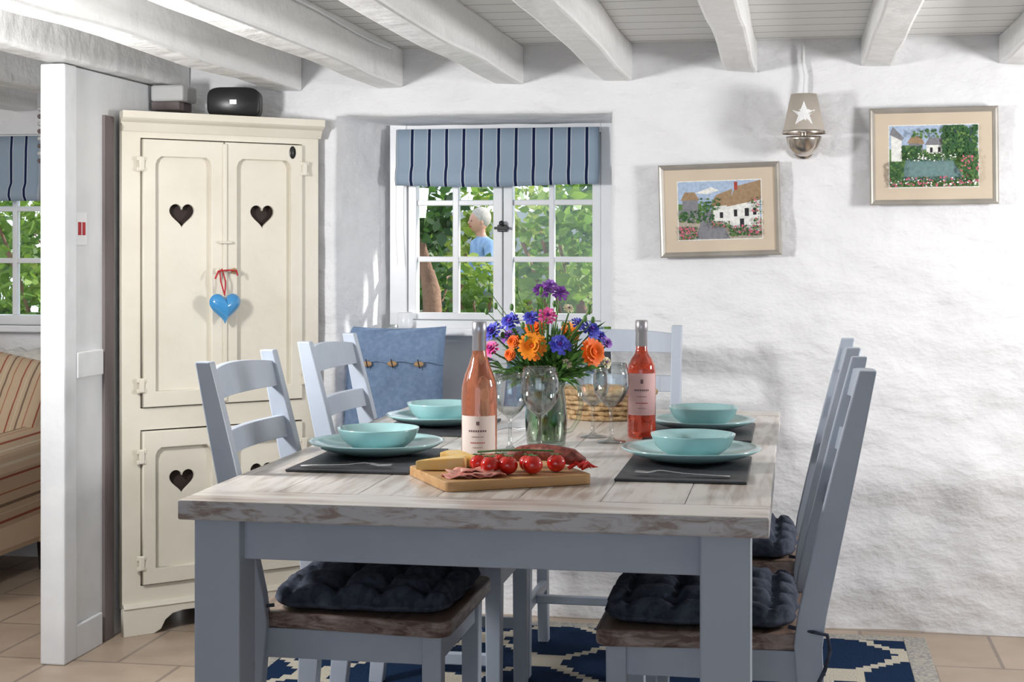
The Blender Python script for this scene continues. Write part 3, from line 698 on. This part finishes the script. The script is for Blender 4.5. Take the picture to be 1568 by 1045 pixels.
for k,(lx,ly) in enumerate(((-.115,-.075),(-.085,-.085),(-.055,-.09),(-.095,-.05),(-.065,-.06))):
    x,y=brd(lx,ly); vs=[(x,y,BZ+.006+k*.0015)];fs=[];n=20
    for rr_ in (.5,1):
        for i in range(n):
            a=2*pi*i/n; r=.03*rr_*(1+.1*math.sin(3*a+k)); vs.append((x+r*math.cos(a)*1.15,y+r*math.sin(a)*.9,BZ+.004+k*.0015+.004*math.sin(4*a+k*2)*rr_))
    for i in range(n):
        fs.append((0,1+i,1+(i+1)%n)); fs.append((1+i,1+n+i,1+n+(i+1)%n,1+(i+1)%n))
    o=mesh(f'slice_{k}',vs,fs,M['ham'],hm,True); s=o.modifiers.new('s','SOLIDIFY'); s.thickness=.0015
tm=empty('vine_tomatoes',(0,0,0))
for k,(x,y,r) in enumerate(((-.643,3.155,.0185),(-.612,3.118,.0195),(-.576,3.125,.020),(-.527,3.135,.0205),(-.485,3.175,.0195),(-.600,3.170,.019),(-.545,3.178,.018))):
    z=BZ+r*.93; sphere(f'tomato_{k}',r,M['tomato'],tm,(x,y,z),(1,1,.93),24)
    for q in range(5):
        a=2*pi*q/5+k; tube(f'calyx_{k}_{q}',[(x,y,z+r*.9),(x+.007*math.cos(a),y+.007*math.sin(a),z+r*.95),(x+.013*math.cos(a),y+.013*math.sin(a),z+r*.98)],.001,M['green'],tm)
tube('vine',[(-.645,3.155,BZ+.04),(-.60,3.145,BZ+.045),(-.55,3.155,BZ+.046),(-.49,3.175,BZ+.043)],.002,M['green'],tm)
sl=empty('salami_sausage',(0,0,0))
pts=[];rad=[]
for i in range(22):
    f=i/21; pts.append((-.60+.17*f,3.235+.01*math.sin(f*6)-.015*f,BZ+.020+.012*math.sin(f*3.1))); rad.append(min(1,.35+4*f,.25+5*(1-f)))
tube('sausage',pts,.0175,M['salami'],sl,rad)
ch=empty('red_chillies')
for k in range(9):
    a=random.uniform(-.5,1.2); x,y=-.447+random.uniform(-.018,.018),3.20+random.uniform(-.02,.02)
    pts=[(x+.03*f*math.cos(a),y+.03*f*math.sin(a),BZ+.004+.012*random.random()+.006*math.sin(f*3)) for f in (0,.33,.66,1)]
    tube(f'chilli_{k}',pts,.004,M['tomato'],ch,[1,1,.7,.15])

def bottle(name,x,y,body,wine,foil,lab,lr,lz,fz,rf):
    e=empty(name,(x,y,TZ)); lathe('glass_body',body,wine,e,48)
    lathe('capsule',[(rf,fz[0]),(rf+.001,fz[0]+.002),(rf,fz[1]-.03),(rf+.0012,fz[1]-.028),(rf+.0012,fz[1]-.002),(rf-.001,fz[1]),(0,fz[1])],foil,e,32)
    c=-pi/2+.12
    lathe('label',[(lr,lz[0]),(lr,lz[1])],lab,e,24,a0=c-1.15,a1=c+1.15)
    def row(z,h,w,n,mm):
        a=c-w
        for q in range(n):
            st=2*w/n; lathe(f'label_text_{int(z*1e4)}_{q}',[(lr+.0004,z),(lr+.0004,z+h)],mm,e,3,a0=a+st*q,a1=a+st*(q+.62))
    hh_=lz[1]-lz[0]
    row(lz[0]+hh_*.58,.0045,.52,8,M['ink']); row(lz[0]+hh_*.44,.0016,.34,12,M['ink']); row(lz[0]+hh_*.28,.0026,.42,9,M['red']); row(lz[0]+hh_*.16,.0014,.28,10,M['ink'])
    lathe('label_crest',[(lr+.0004,lz[0]+hh_*.76),(lr+.0004,lz[0]+hh_*.86)],M['ink'],e,10,a0=c-.09,a1=c+.09)
bottle('wine_bottle',-.718,3.53,[(0,.004),(.034,0),(.040,.005),(.041,.02),(.041,.145),(.039,.168),(.033,.19),(.024,.212),(.017,.235),(.0145,.255),(.0142,.305),(0,.306)],M['rose'],M['foil'],M['label'],.0416,(.012,.098),(.245,.312),.0155)
bottle('wine_bottle',-.387,3.965,[(0,.004),(.031,0),(.0355,.005),(.036,.02),(.036,.17),(.034,.185),(.027,.20),(.018,.213),(.0145,.225),(.0138,.29),(0,.291)],M['rose2'],M['foil2'],M['label2'],.0366,(.06,.165),(.232,.298),.0150)

def wineglass(x,y,h=.198,s=1):
    e=empty('wine_glass',(x,y,TZ)); R=.0455*s
    out=[(0,.0045),(.015,.004),(.036*s,.0015),(.037*s,.0),(.036*s,.003),(.012,.007),(.0048,.014),(.0040,.05),(.0045,h*.42),(.010,h*.45),(.028*s,h*.52),(.042*s,h*.63),(R,h*.74),(.044*s,h*.87),(.0385*s,h)]
    inn=[(.0375*s,h),(.043*s,h*.87),(R-.0011,h*.74),(.0408*s,h*.635),(.027*s,h*.53),(.008,h*.465),(0,h*.46)]
    lathe('glass_body',out+inn,M['glass'],e,48)
    tube('rim',[(.038*s*math.cos(a),.038*s*math.sin(a),h) for a in [2*pi*i/48 for i in range(48)]],.0009,M['glass'],e,cyclic=True)
wineglass(-.588,3.60,.203); wineglass(-.668,3.650,.182,.93); wineglass(-.452,3.86,.195,.98); wineglass(-.51,3.955,.18,.92)

bk=empty('bread_basket',(-.535,4.40,TZ))
for k in range(6): 
    r=.085+.007*k; tube(f'weave_{k}',[(r*math.cos(a)*1.2,r*math.sin(a)*.8,.008+.014*k+.003*math.sin(a*12+k*pi)) for a in [2*pi*i/72 for i in range(72)]],.008,M['wicker'],bk,cyclic=True)
lathe('basket_base',[(0,.001),(.095,.001),(.1,.008),(0,.008)],M['wicker'],bk,36)
for k,(x,y,a) in enumerate(((-.045,0,.3),(.04,.02,-.5),(0,-.035,1.4))): sphere(f'roll_{k}',.038,mat(f'bread_{k}',(.55,.30,.12),(.68,.45,.22),(12,12,12),rough=.7),bk,(x,y,.06),(1.25,.85,.8),20,(0,0,a))

# ------------------------------------------------------------------ vase and bouquet
VX,VY=-.601,3.773
vz=empty('flower_jug',(VX,VY,TZ))
lathe('jug_body',[(0,.002),(.043,0),(.047,.004),(.050,.03),(.0515,.07),(.047,.115),(.044,.14),(.049,.158),(.0475,.158),(.0425,.14),(.0455,.115),(.0498,.07),(.048,.03),(.044,.010),(0,.009)],M['vase'],vz,48)
lathe('water',[(0,.0095),(.043,.0105),(.047,.03),(.0486,.07),(.0460,.105),(0,.105)],mat_thinglass('water',(.80,.90,.74),.02,.3,4),vz,40)
tube('handle',[(.046,0,.145),(.065,0,.150),(.082,0,.135),(.086,0,.10),(.078,0,.062),(.062,0,.038),(.049,0,.034)],.0055,M['vase'],vz)
bq=empty('flower_bouquet',(VX,VY,TZ))
cols={'orange':mat('petal_orange',(.90,.13,.005),(.95,.22,.01),(40,40,40),rough=.6),'yellow':mat('petal_amber',(.95,.33,.01),(.95,.24,.01),(40,40,40),rough=.6),
 'blue':mat('petal_blue',(.06,.07,.50),(.10,.10,.62),(40,40,40),rough=.6),'purple':mat('petal_purple',(.18,.04,.32),(.28,.07,.42),(40,40,40),rough=.6),
 'pink':mat('petal_pink',(.75,.06,.32),(.85,.16,.42),(40,40,40),rough=.6),'lilac':mat('petal_lilac',(.34,.14,.55),rough=.6),'cream':mat('petal_cream',(.80,.74,.52),rough=.6)}
leafm=mat_leaf('bouquet_leaf',(.035,.10,.02),(.11,.26,.05),40)
def orient(d): return Vector(d).normalized().to_track_quat('Z','Y')
def petals(name,c,d,r,kind,colr,parent):
    vs=[];fs=[];mi=[];q=orient(d); c=Vector(c)
    def add(L,w,tilt,a,z,notch=False):
        ct,st=math.cos(tilt),math.sin(tilt); b=len(vs)
        prof=[(.12,.35),(.45,.85),(.8,1),(1,.55)] if not notch else [(.1,.15),(.55,.45),(.85,1.0),(1,.35)]
        for f,ww in prof:
            for s in (-1,1):
                p=Vector((L*f*ct, s*w*ww/2, z+L*f*st+.15*L*f*f*(-1)))
                p=Matrix.Rotation(a,3,'Z')@p; vs.append(c+q@p)
        for i in range(3): fs.append((b+2*i,b+2*i+1,b+2*i+3,b+2*i+2)); mi.append(0)
    if kind=='daisy':
        for l in range(4):
            n=18-2*l
            for i in range(n): add(r*(1-.17*l)*random.uniform(.93,1.05),r*.30,.15+.28*l,2*pi*i/n+l*.2+random.uniform(-.05,.05),.001*l)
    else:
        for l in range(4):
            n=11-l
            for i in range(n): add(r*(1-.13*l)*random.uniform(.85,1.1),r*.38,.1+.36*l,2*pi*i/n+l*.3+random.uniform(-.15,.15),0,True)
    b=len(vs); n=10; rc=r*.24
    for k in range(3):
        f=k/3; 
        for i in range(n):
            a=2*pi*i/n; vs.append(c+q@Vector((rc*math.cos(f*pi/2)*math.cos(a),rc*math.cos(f*pi/2)*math.sin(a),r*.12+rc*math.sin(f*pi/2))))
    vs.append(c+q@Vector((0,0,r*.12+rc)))
    for k in range(2):
        for i in range(n): fs.append((b+k*n+i,b+k*n+(i+1)%n,b+(k+1)*n+(i+1)%n,b+(k+1)*n+i)); mi.append(1)
    for i in range(n): fs.append((b+2*n+i,b+2*n+(i+1)%n,b+3*n)); mi.append(1)
    cm=cols['orange'] if kind=='daisy' else cols['purple']
    mesh(name,vs,fs,None,parent,False,mats=[cols[colr],cm],mi=mi)
FL=[(-.020,-.085,.246,.036,'daisy','yellow'),(.122,-.06,.232,.036,'daisy','orange'),(.046,-.085,.250,.029,'corn','blue'),(-.128,-.03,.278,.028,'corn','blue'),
(-.084,-.03,.302,.027,'corn','blue'),(.011,-.05,.318,.025,'corn','pink'),(-.012,.01,.377,.024,'corn','purple'),(.033,.0,.372,.024,'corn','purple'),(.004,.03,.388,.022,'corn','lilac'),
(.110,.0,.283,.029,'corn','blue'),(-.068,-.07,.255,.018,'daisy','orange'),(-.125,-.06,.238,.024,'corn','pink'),(-.073,-.09,.226,.016,'daisy','orange'),(-.028,-.05,.312,.022,'corn','blue'),
(.075,.03,.295,.020,'corn','blue'),(.146,.02,.25,.018,'corn','lilac'),(-.10,.05,.26,.026,'corn','purple'),(.05,.07,.27,.030,'daisy','yellow'),(-.04,.08,.28,.03,'daisy','orange'),(.12,.08,.26,.026,'corn','blue'),
(.062,-.07,.205,.014,'corn','cream'),(-.145,.0,.20,.016,'corn','lilac'),(.06,-.03,.335,.014,'corn','cream'),(.15,-.02,.205,.016,'corn','cream')]
for k,(dx,dy,z,r,kd,cl) in enumerate(FL):
    petals(f'flower_{k}',(dx,dy,z),(dx*3+.1,dy*2-.35,.35 if kd=='corn' else .12),r,kd,cl,bq)
    sphere(f'calyx_{k}',r*.32,M['green'],bq,(dx,dy+.006,z-.006),(1,1,1.2),10)
    bx_,by_=random.uniform(-.025,.025),random.uniform(-.025,.025)
    tube(f'stem_{k}',[(-bx_,-by_,.012),(dx*.08,dy*.08,.10),(dx*.2,dy*.2,.155),(dx*.65,dy*.65,.155+(z-.155)*.6),(dx,dy+.006,z-.008)],.0021,M['green'],bq)
vs=[];fs=[]
for k in range(620):
    a=random.uniform(0,2*pi); el=random.uniform(.05,1.25); R=random.uniform(.05,.16)
    base=Vector((random.uniform(-.03,.03),random.uniform(-.03,.03),.15+random.uniform(0,.02)))
    d=Vector((math.cos(a)*math.cos(el)*1.0,math.sin(a)*math.cos(el)*.8,math.sin(el))); st=base+d*R*random.uniform(.2,.9)
    L=random.uniform(.03,.075); w=random.uniform(.0025,.006); dd=(d+Vector((random.uniform(-.5,.5),random.uniform(-.5,.5),random.uniform(-.4,.5)))).normalized()
    sd=dd.cross(Vector((random.random(),random.random(),random.random()))).normalized()*w
    b=len(vs); vs += [st-sd*.3,st+sd*.3,st+dd*L*.5+sd,st+dd*L*.5-sd,st+dd*L+Vector((0,0,-.01))]
    fs += [(b,b+1,b+2,b+3),(b+3,b+2,b+4)]
for k in range(110):
    a=random.uniform(0,2*pi); r0=random.uniform(.005,.034); z=random.uniform(.02,.13); st=Vector((r0*math.cos(a),r0*math.sin(a),z)); w=random.uniform(.002,.005)
    b=len(vs); vs += [st+Vector((-w,0,0)),st+Vector((w,0,0)),st+Vector((w*.6,0,.03)),st+Vector((-w*.6,0,.03)),st+Vector((0,0,.045))]
    fs += [(b,b+1,b+2,b+3),(b+3,b+2,b+4)]
mesh('foliage',vs,fs,leafm,bq)
for k in range(30):
    a=random.uniform(0,2*pi); R=random.uniform(.05,.16); z=random.uniform(.26,.40)
    x,y=R*math.cos(a),R*.7*math.sin(a)
    tube(f'spray_{k}',[(x*.2,y*.2,.15),(x*.6,y*.6,.15+(z-.15)*.6),(x,y,z-.02)],.0011,M['green'],bq)
    sphere(f'bud_{k}',.0055,M['green'],bq,(x,y,z-.018),(1,1,1.6),8)

# ------------------------------------------------------------------ wall lamp
wlp=empty('wall_lamp',(.022,5.115,1.61))
shade=mat('lamp_shade',(.50,.44,.38),(.44,.39,.34),rough=.6); star=mat('star_silver',(.85,.85,.85),rough=.4)
lathe('shade',[(.068,0),(.041,.125),(.040,.125),(.067,0)],shade,wlp,48)
lathe('shade_rim',[(.0685,-.002),(.0695,.003),(.0675,.007),(.0665,.0)],M['chrome'],wlp,48)
def cone(a,z): r=.068-.027*z/.125+.0012; return (r*math.sin(a/.055), -r*math.cos(a/.055), z)
c=cone(.0,.058); sv=[c];o=[]
for i in range(10):
    rr2=.042 if i%2==0 else .018; a=pi/2+2*pi*i/10; o.append((rr2*math.cos(a),.058+rr2*math.sin(a)))
for f in (.5,1):
    for x,z in o: sv.append(cone(x*f,.058+(z-.058)*f))
sf=[(0,1+i,1+(i+1)%10) for i in range(10)]+[(1+i,11+i,11+(i+1)%10,1+(i+1)%10) for i in range(10)]
mesh('star',sv,sf,star,wlp)
lathe('holder',[(0,-.075),(.012,-.074),(.03,-.066),(.046,-.048),(.055,-.022),(.057,-.012),(.053,-.012),(.02,-.02),(0,-.02)],M['chrome'],wlp,40)
tube('arm',[(0,.0,-.02),(0,.0,.02)],.012,M['chrome'],wlp); tube('bracket',[(0,.02,-.045),(0,.07,-.045)],.010,M['chrome'],wlp)
lathe('wall_plate',[(0,0),(.035,0),(.033,.012),(0,.014)],M['chrome'],wlp,32,(0,.094,-.045),(pi/2,0,0))
bulbm=bpy.data.materials.new('bulb'); bulbm.use_nodes=True; bb=bulbm.node_tree.nodes['Principled BSDF']; bb.inputs['Base Color'].default_value=(1,.9,.75,1); bb.inputs['Emission Color'].default_value=(1,.8,.55,1); bb.inputs['Emission Strength'].default_value=1.5
sphere('bulb',.02,bulbm,wlp,(0,0,.05))

# ------------------------------------------------------------------ pictures
def col(n,c): return mat(n,c,tuple(x*.8 for x in c),(90,90,90),rough=.8)
PC=[col('p_sky',(.40,.50,.66)),col('p_white',(.78,.78,.74)),col('p_green',(.03,.10,.03)),col('p_lgreen',(.11,.21,.06)),col('p_path',(.42,.37,.30)),col('p_thatch',(.34,.23,.13)),col('p_dark',(.02,.02,.025)),col('p_pink',(.55,.14,.20)),col('p_grey',(.22,.22,.24)),col('p_red',(.4,.06,.04)),col('p_teal',(.15,.25,.25))]
def picture(loc, w, h, ry, polys, blobs):
    e=empty('framed_picture',loc,rot=(0,ry,0)); fw=.017
    prof=[(0,-.002),(0,-.020),(.004,-.024),(.009,-.021),(.017,-.014),(.017,-.002)]
    vs=[];fs=[];n=len(prof)
    for sx,sz in ((-1,-1),(1,-1),(1,1),(-1,1)):
        for d,y in prof: vs.append((sx*(w/2-d),y,sz*(h/2-d)))
    for c_ in range(4):
        for k in range(n): fs.append((c_*n+k,((c_+1)%4)*n+k,((c_+1)%4)*n+(k+1)%n,c_*n+(k+1)%n))
    mesh('frame',vs,fs,M['frame'],e)
    box('mount',-w/2+.01,w/2-.01,-.012,-.004,-h/2+.01,h/2-.01,M['matb'],e,0)
    pw,ph=w-.125,h-.115
    vs=[];fs=[];mi=[];y=-.0125
    box('mount_bevel',-pw/2-.003,pw/2+.003,-.0123,-.0119,-ph/2-.003,ph/2+.003,PC[1],e,0)
    def addp(pts,m):
        nonlocal y
        y-=.000015; b=len(vs)
        for u,v in pts: vs.append((min(1,max(0,u))*pw-pw/2,y,min(1,max(0,v))*ph-ph/2))
        fs.append(tuple(range(b,b+len(pts)))); mi.append(m)
    for pts,m in polys: addp(pts,m)
    for (u0,u1,v0,v1,n,ms,r) in blobs:
        for _ in range(int(n*1.5)):
            cu,cv=random.uniform(u0,u1),random.uniform(v0,v1); q=r*random.uniform(.35,1.0)
            addp([(cu+q*math.cos(2*pi*i/7)*random.uniform(.7,1.2),cv+q*1.35*math.sin(2*pi*i/7)*random.uniform(.7,1.2)) for i in range(7)],random.choice(ms))
    me=bpy.data.meshes.new('painting'); me.from_pydata(vs,[],fs)
    for q in PC: me.materials.append(q)
    for p,i in zip(me.polygons,mi): p.material_index=i
    link(bpy.data.objects.new('painting',me),e)
    return e
R=lambda a,b,c,d:[(a,c),(b,c),(b,d),(a,d)]
picture((-.249,5.194,1.366),.395,.305,math.radians(-1.6),
 [(R(0,1,0,1),0),([(.2,.8),(.4,.9),(.5,.84),(.36,.78)],1),([(0,.45),(1,.35),(1,0),(0,0)],4),([(.3,.45),(.45,.5),(.62,.0),(.2,0)],8),(R(.0,.28,.35,.62),3),(R(.05,.24,.4,.68),8),([(.03,.68),(.26,.68),(.2,.82),(.08,.82)],5),
  ([(.42,.28),(.62,.22),(.62,.62),(.42,.58)],1),([(.62,.2),(.98,.12),(.98,.72),(.62,.62)],1),([(.38,.56),(.62,.58),(.66,.86),(.46,.76)],5),([(.58,.55),(1,.66),(1,1),(.7,.9)],5),(R(.67,.71,.38,.5),6),(R(.80,.85,.38,.52),6),(R(.50,.54,.36,.46),6),(R(.74,.79,.18,.34),6),(R(.90,.94,.4,.52),6),(R(.68,.72,.84,.98),9)],
 [(.0,.42,.3,.5,110,(2,3,2,8),.022),(.28,.5,.5,.7,40,(2,3),.018),(0,.22,0,.22,90,(2,7,7,3),.016),(.6,1,.05,.22,110,(2,3,7,2),.016),(.88,1,.25,.7,40,(2,3,7),.015),(.4,.62,.2,.3,45,(2,3,7),.014)])
picture((.431,5.194,1.536),.40,.312,math.radians(-.5),
 [(R(0,1,0,1),0),([(0,.62),(1,.6),(1,0),(0,0)],3),([(.2,.5),(.7,.46),(.86,.10),(0.12,.10)],10),([(.02,.42),(.14,.42),(.14,.8),(.02,.86)],1),([(.0,.86),(.04,.99),(.17,.8),(.14,.76)],8),
  (R(.22,.38,.55,.72),8),([(.20,.72),(.26,.84),(.36,.82),(.40,.70)],5),(R(.42,.62,.54,.68),1),([(.40,.68),(.45,.80),(.60,.80),(.64,.68)],8),(R(.46,.49,.56,.64),6),(R(.55,.58,.56,.64),6)],
 [(.14,.36,.46,.66,110,(2,3,2,2),.024),(.60,1,.5,.98,300,(2,2,2,3),.026),(.0,1,.0,.16,230,(2,7,3,7,1,2),.015),(.0,.16,.1,.4,80,(2,3,2),.02),(.8,1,.1,.5,90,(2,3,7,2),.02),(.2,.75,.42,.55,140,(2,3,2,1),.014),(.25,.6,.80,.92,30,(2,3),.02)])

# ------------------------------------------------------------------ garden
box('garden_ground',-14,6,6.1,24,-.14,-.10,M['soil'],None,0)
def shrub(name,c,rad,n,size,m,trunk=True):
    e=empty(name,(c[0],c[1],-.1)); cz=c[2]+.1; vs=[];fs=[]
    for k in range(n):
        while True:
            p=Vector((random.uniform(-1,1),random.uniform(-1,1),random.uniform(-1,1)))
            if .25<p.length<1: break
        p*= 1+.35*noise.noise(p*2.3+Vector(c)); p=Vector((p.x*rad[0],p.y*rad[1],p.z*rad[2]+cz))
        d=Vector((random.gauss(0,1),random.gauss(0,1),random.gauss(-.2,.7))).normalized(); s=size*random.uniform(.6,1.3)
        q=d.cross(Vector((random.gauss(0,1),random.gauss(0,1),random.gauss(0,1)))).normalized()*s*.30
        b=len(vs); vs += [p,p+d*s*.3+q,p+d*s*.7+q*.8,p+d*s*1.05,p+d*s*.7-q*.8,p+d*s*.3-q]; fs.append((b,b+1,b+2,b+3,b+4,b+5))
    mesh('leaves',vs,fs,m,e)
    if trunk:
        tube('trunk',[(0,0,0),(.02,0,cz*.5),(0,.02,cz)],.03,M['bark'],e)
        for q in range(6):
            a=q*1.05; tube(f'branch_{q}',[(0,0,cz*.45),(rad[0]*.4*math.cos(a),rad[1]*.4*math.sin(a),cz*.9),(rad[0]*.8*math.cos(a),rad[1]*.8*math.sin(a),cz+rad[2]*.4)],.010,M['bark'],e)
    return e
L1=mat_leaf('leaf_bright',(.05,.15,.02),(.20,.33,.045),3); L2=mat_leaf('leaf_deep',(.012,.05,.010),(.07,.16,.03),3); L3=mat_leaf('leaf_yellow',(.16,.24,.03),(.30,.39,.07),3)
shrub('garden_shrub',(-1.08,7.9,1.0),(.38,.42,.70),1300,.075,L1)
shrub('garden_shrub',(-1.08,9.4,1.55),(.36,.4,.5),600,.075,L2)
shrub('garden_shrub',(-1.18,8.7,.75),(.38,.4,.5),900,.07,L3)
shrub('garden_shrub',(-2.10,8.6,1.44),(.20,.25,.26),300,.085,L2,False)
shrub('garden_shrub',(-2.34,9.5,.85),(.38,.40,.42),950,.07,L2)
shrub('garden_shrub',(-1.86,9.2,.82),(.24,.3,.36),480,.065,L1)
shrub('garden_shrub',(-2.22,11.0,1.75),(.35,.4,.22),200,.08,L1,False)
shrub('garden_shrub',(-2.62,13.0,.75),(.5,.3,.50),500,.09,L3)
shrub('garden_shrub',(-4.55,9.0,1.2),(.5,.5,.8),1500,.08,L1)
for k in range(7): shrub('garden_hedge',(-10+1.7*k,17.2+.4*(k%2),.85+.15*math.sin(k*2)),(1.2,.8,1.05),1300,.15,(L1,L3,L2)[k%3])
tr=empty('garden_tree',(-1.99,8.5,-.1)); tube('trunk',[(0,0,0),(.02,0,.6),(-.01,0,1.1),(-.08,.05,1.35),(-.12,.1,1.55)],.055,M['bark'],tr,[1.3,1,.95,.5,.3])
box('garden_wall',-9,2,19.2,19.5,-.1,1.7,mat('pale_render',(.50,.53,.55),rough=.9),None,0)

def person():
    e=empty('gardener',(-3.00,15.0,-.1),math.radians(-55))
    V=[(0,0,.93,.125),(0,0,1.08,.115),(0,-.02,1.24,.135),(0,-.02,1.37,.11),(0,-.03,1.45,.052),(0,-.045,1.50,.05),(0,-.06,1.575,.078),(0,-.055,1.655,.075)]
    E=[(i,i+1) for i in range(7)]
    for s in (-1,1):
        b=len(V); V += [(s*.155,-.02,1.385,.062),(s*.225,-.03,1.14,.045),(s*.17,-.25,1.06,.030)]; E += [(3,b),(b,b+1),(b+1,b+2)]
        b=len(V); V += [(s*.09,0,.84,.092),(s*.10,-.03,.48,.058),(s*.105,.02,.10,.040),(s*.115,-.13,.035,.034)]; E += [(0,b),(b,b+1),(b+1,b+2),(b+2,b+3)]
    me=bpy.data.meshes.new('sk'); me.from_pydata([v[:3] for v in V],E,[]); ob=bpy.data.objects.new('sk',me); C.objects.link(ob)
    ob.modifiers.new('k','SKIN'); 
    if not me.skin_vertices: 
        bm=bmesh.new(); bm.from_mesh(me); bm.verts.layers.skin.verify(); bm.to_mesh(me); bm.free()
    for i,v in enumerate(V): me.skin_vertices[0].data[i].radius=(v[3],v[3]*(.78 if i in(0,1,2,3) else 1)); me.skin_vertices[0].data[i].use_root=(i==0)
    s=ob.modifiers.new('s','SUBSURF'); s.levels=2; s.render_levels=2
    dg=bpy.context.evaluated_depsgraph_get(); m2=bpy.data.meshes.new_from_object(ob.evaluated_get(dg)); bpy.data.objects.remove(ob)
    m2.materials.clear()
    skin=mat('skin',(.50,.27,.19),rough=.5); shirt=mat('blue_shirt',(.16,.28,.48),(.26,.38,.58),(12,12,12),rough=.9); jeans=mat('trousers',(.09,.11,.17),rough=.9); hair=mat('grey_hair',(.45,.42,.38),(.32,.29,.26),(90,90,20),rough=.8)
    for q in (skin,shirt,jeans): m2.materials.append(q)
    for p in m2.polygons:
        p.use_smooth=True; c=p.center
        p.material_index = 0 if (c.z>1.455 or (c.y<-.22 and c.z>.9)) else (2 if c.z<.95 and abs(c.x)<.2 else 1)
    link(bpy.data.objects.new('body',m2),e)
    H=(0,-.065,1.60)
    sphere('head',.095,skin,e,H,(.80,.98,1.2)); sphere('hair',.103,hair,e,(0,-.035,1.638),(.86,1.0,1.05)); sphere('nose',.016,skin,e,(0,-.160,1.588),(.7,1,1.2),12)
    for s in (-1,1):
        sphere(f'ear_{s}',.022,skin,e,(s*.077,-.06,1.595),(.35,.7,1.2),12); sphere(f'eye_{s}',.009,M['black'],e,(s*.03,-.152,1.608),(1.2,.5,.7),10)
        hb=Vector((s*.17,-.27,1.055)); sphere(f'palm_{s}',.035,skin,e,tuple(hb+Vector((0,-.03,0))),(.95,1.3,.5),16)
        for k in range(4):
            x=hb.x+(-.024+.016*k); L=(.062,.072,.068,.052)[k]; tube(f'finger_{s}_{k}',[(x,hb.y-.05,hb.z),(x,hb.y-.05-L*.6,hb.z-.01),(x,hb.y-.05-L*.85,hb.z-.035)],.0085,skin,e,[1,.95,.8])
        tube(f'thumb_{s}',[(hb.x-s*.025,hb.y-.015,hb.z),(hb.x-s*.05,hb.y-.04,hb.z-.008),(hb.x-s*.052,hb.y-.07,hb.z-.015)],.010,skin,e,[1,.95,.8])
    tube('mouth',[(-.022,-.150,1.553),(0,-.157,1.550),(.022,-.150,1.553)],.004,M['red'],e)
person()

# ------------------------------------------------------------------ light
w=bpy.data.worlds.new('sky'); bpy.context.scene.world=w; w.use_nodes=True
bg=w.node_tree.nodes['Background']; bg.inputs[0].default_value=(.78,.88,1,1); bg.inputs[1].default_value=1.9
def area(name,loc,tgt,sx,sy,pw,colr=(1,1,1)):
    l=bpy.data.lights.new(name,'AREA'); l.shape='RECTANGLE'; l.size=sx; l.size_y=sy; l.energy=pw; l.color=colr
    o=bpy.data.objects.new(name,l); C.objects.link(o); o.location=loc; o.rotation_euler=(Vector(tgt)-Vector(loc)).to_track_quat('-Z','Y').to_euler(); return o
sn=bpy.data.lights.new('sun','SUN'); sn.energy=7; sn.angle=.03; sn.color=(1,.96,.90)
so=bpy.data.objects.new('sun',sn); C.objects.link(so); so.rotation_euler=Vector((-.85,-.40,-.48)).to_track_quat('-Z','Y').to_euler()
area('softbox_right',(1.65,4.05,1.42),(-.9,4.10,.95),.35,.35,35,(1,.99,.98))
area('softbox_left',(-2.0,3.15,1.50),(.4,5.3,.85),.20,.20,33,(1,.99,.98))
area('snug_light',(-3.4,3.6,1.75),(-3.0,5.4,.7),.5,.5,14,(1,.97,.93))

cam=bpy.data.cameras.new('camera'); co=bpy.data.objects.new('camera',cam); C.objects.link(co)
co.location=(0,0,1.24); co.rotation_euler=(pi/2,0,math.radians(10.30)); cam.sensor_width=36; cam.lens=55.1; cam.shift_y=-.0906; cam.clip_start=.05
bpy.context.scene.camera=co
try:
    bpy.context.scene.view_settings.view_transform='Standard'; bpy.context.scene.view_settings.look='None'; bpy.context.scene.view_settings.exposure=0
except Exception as ex: print(ex)
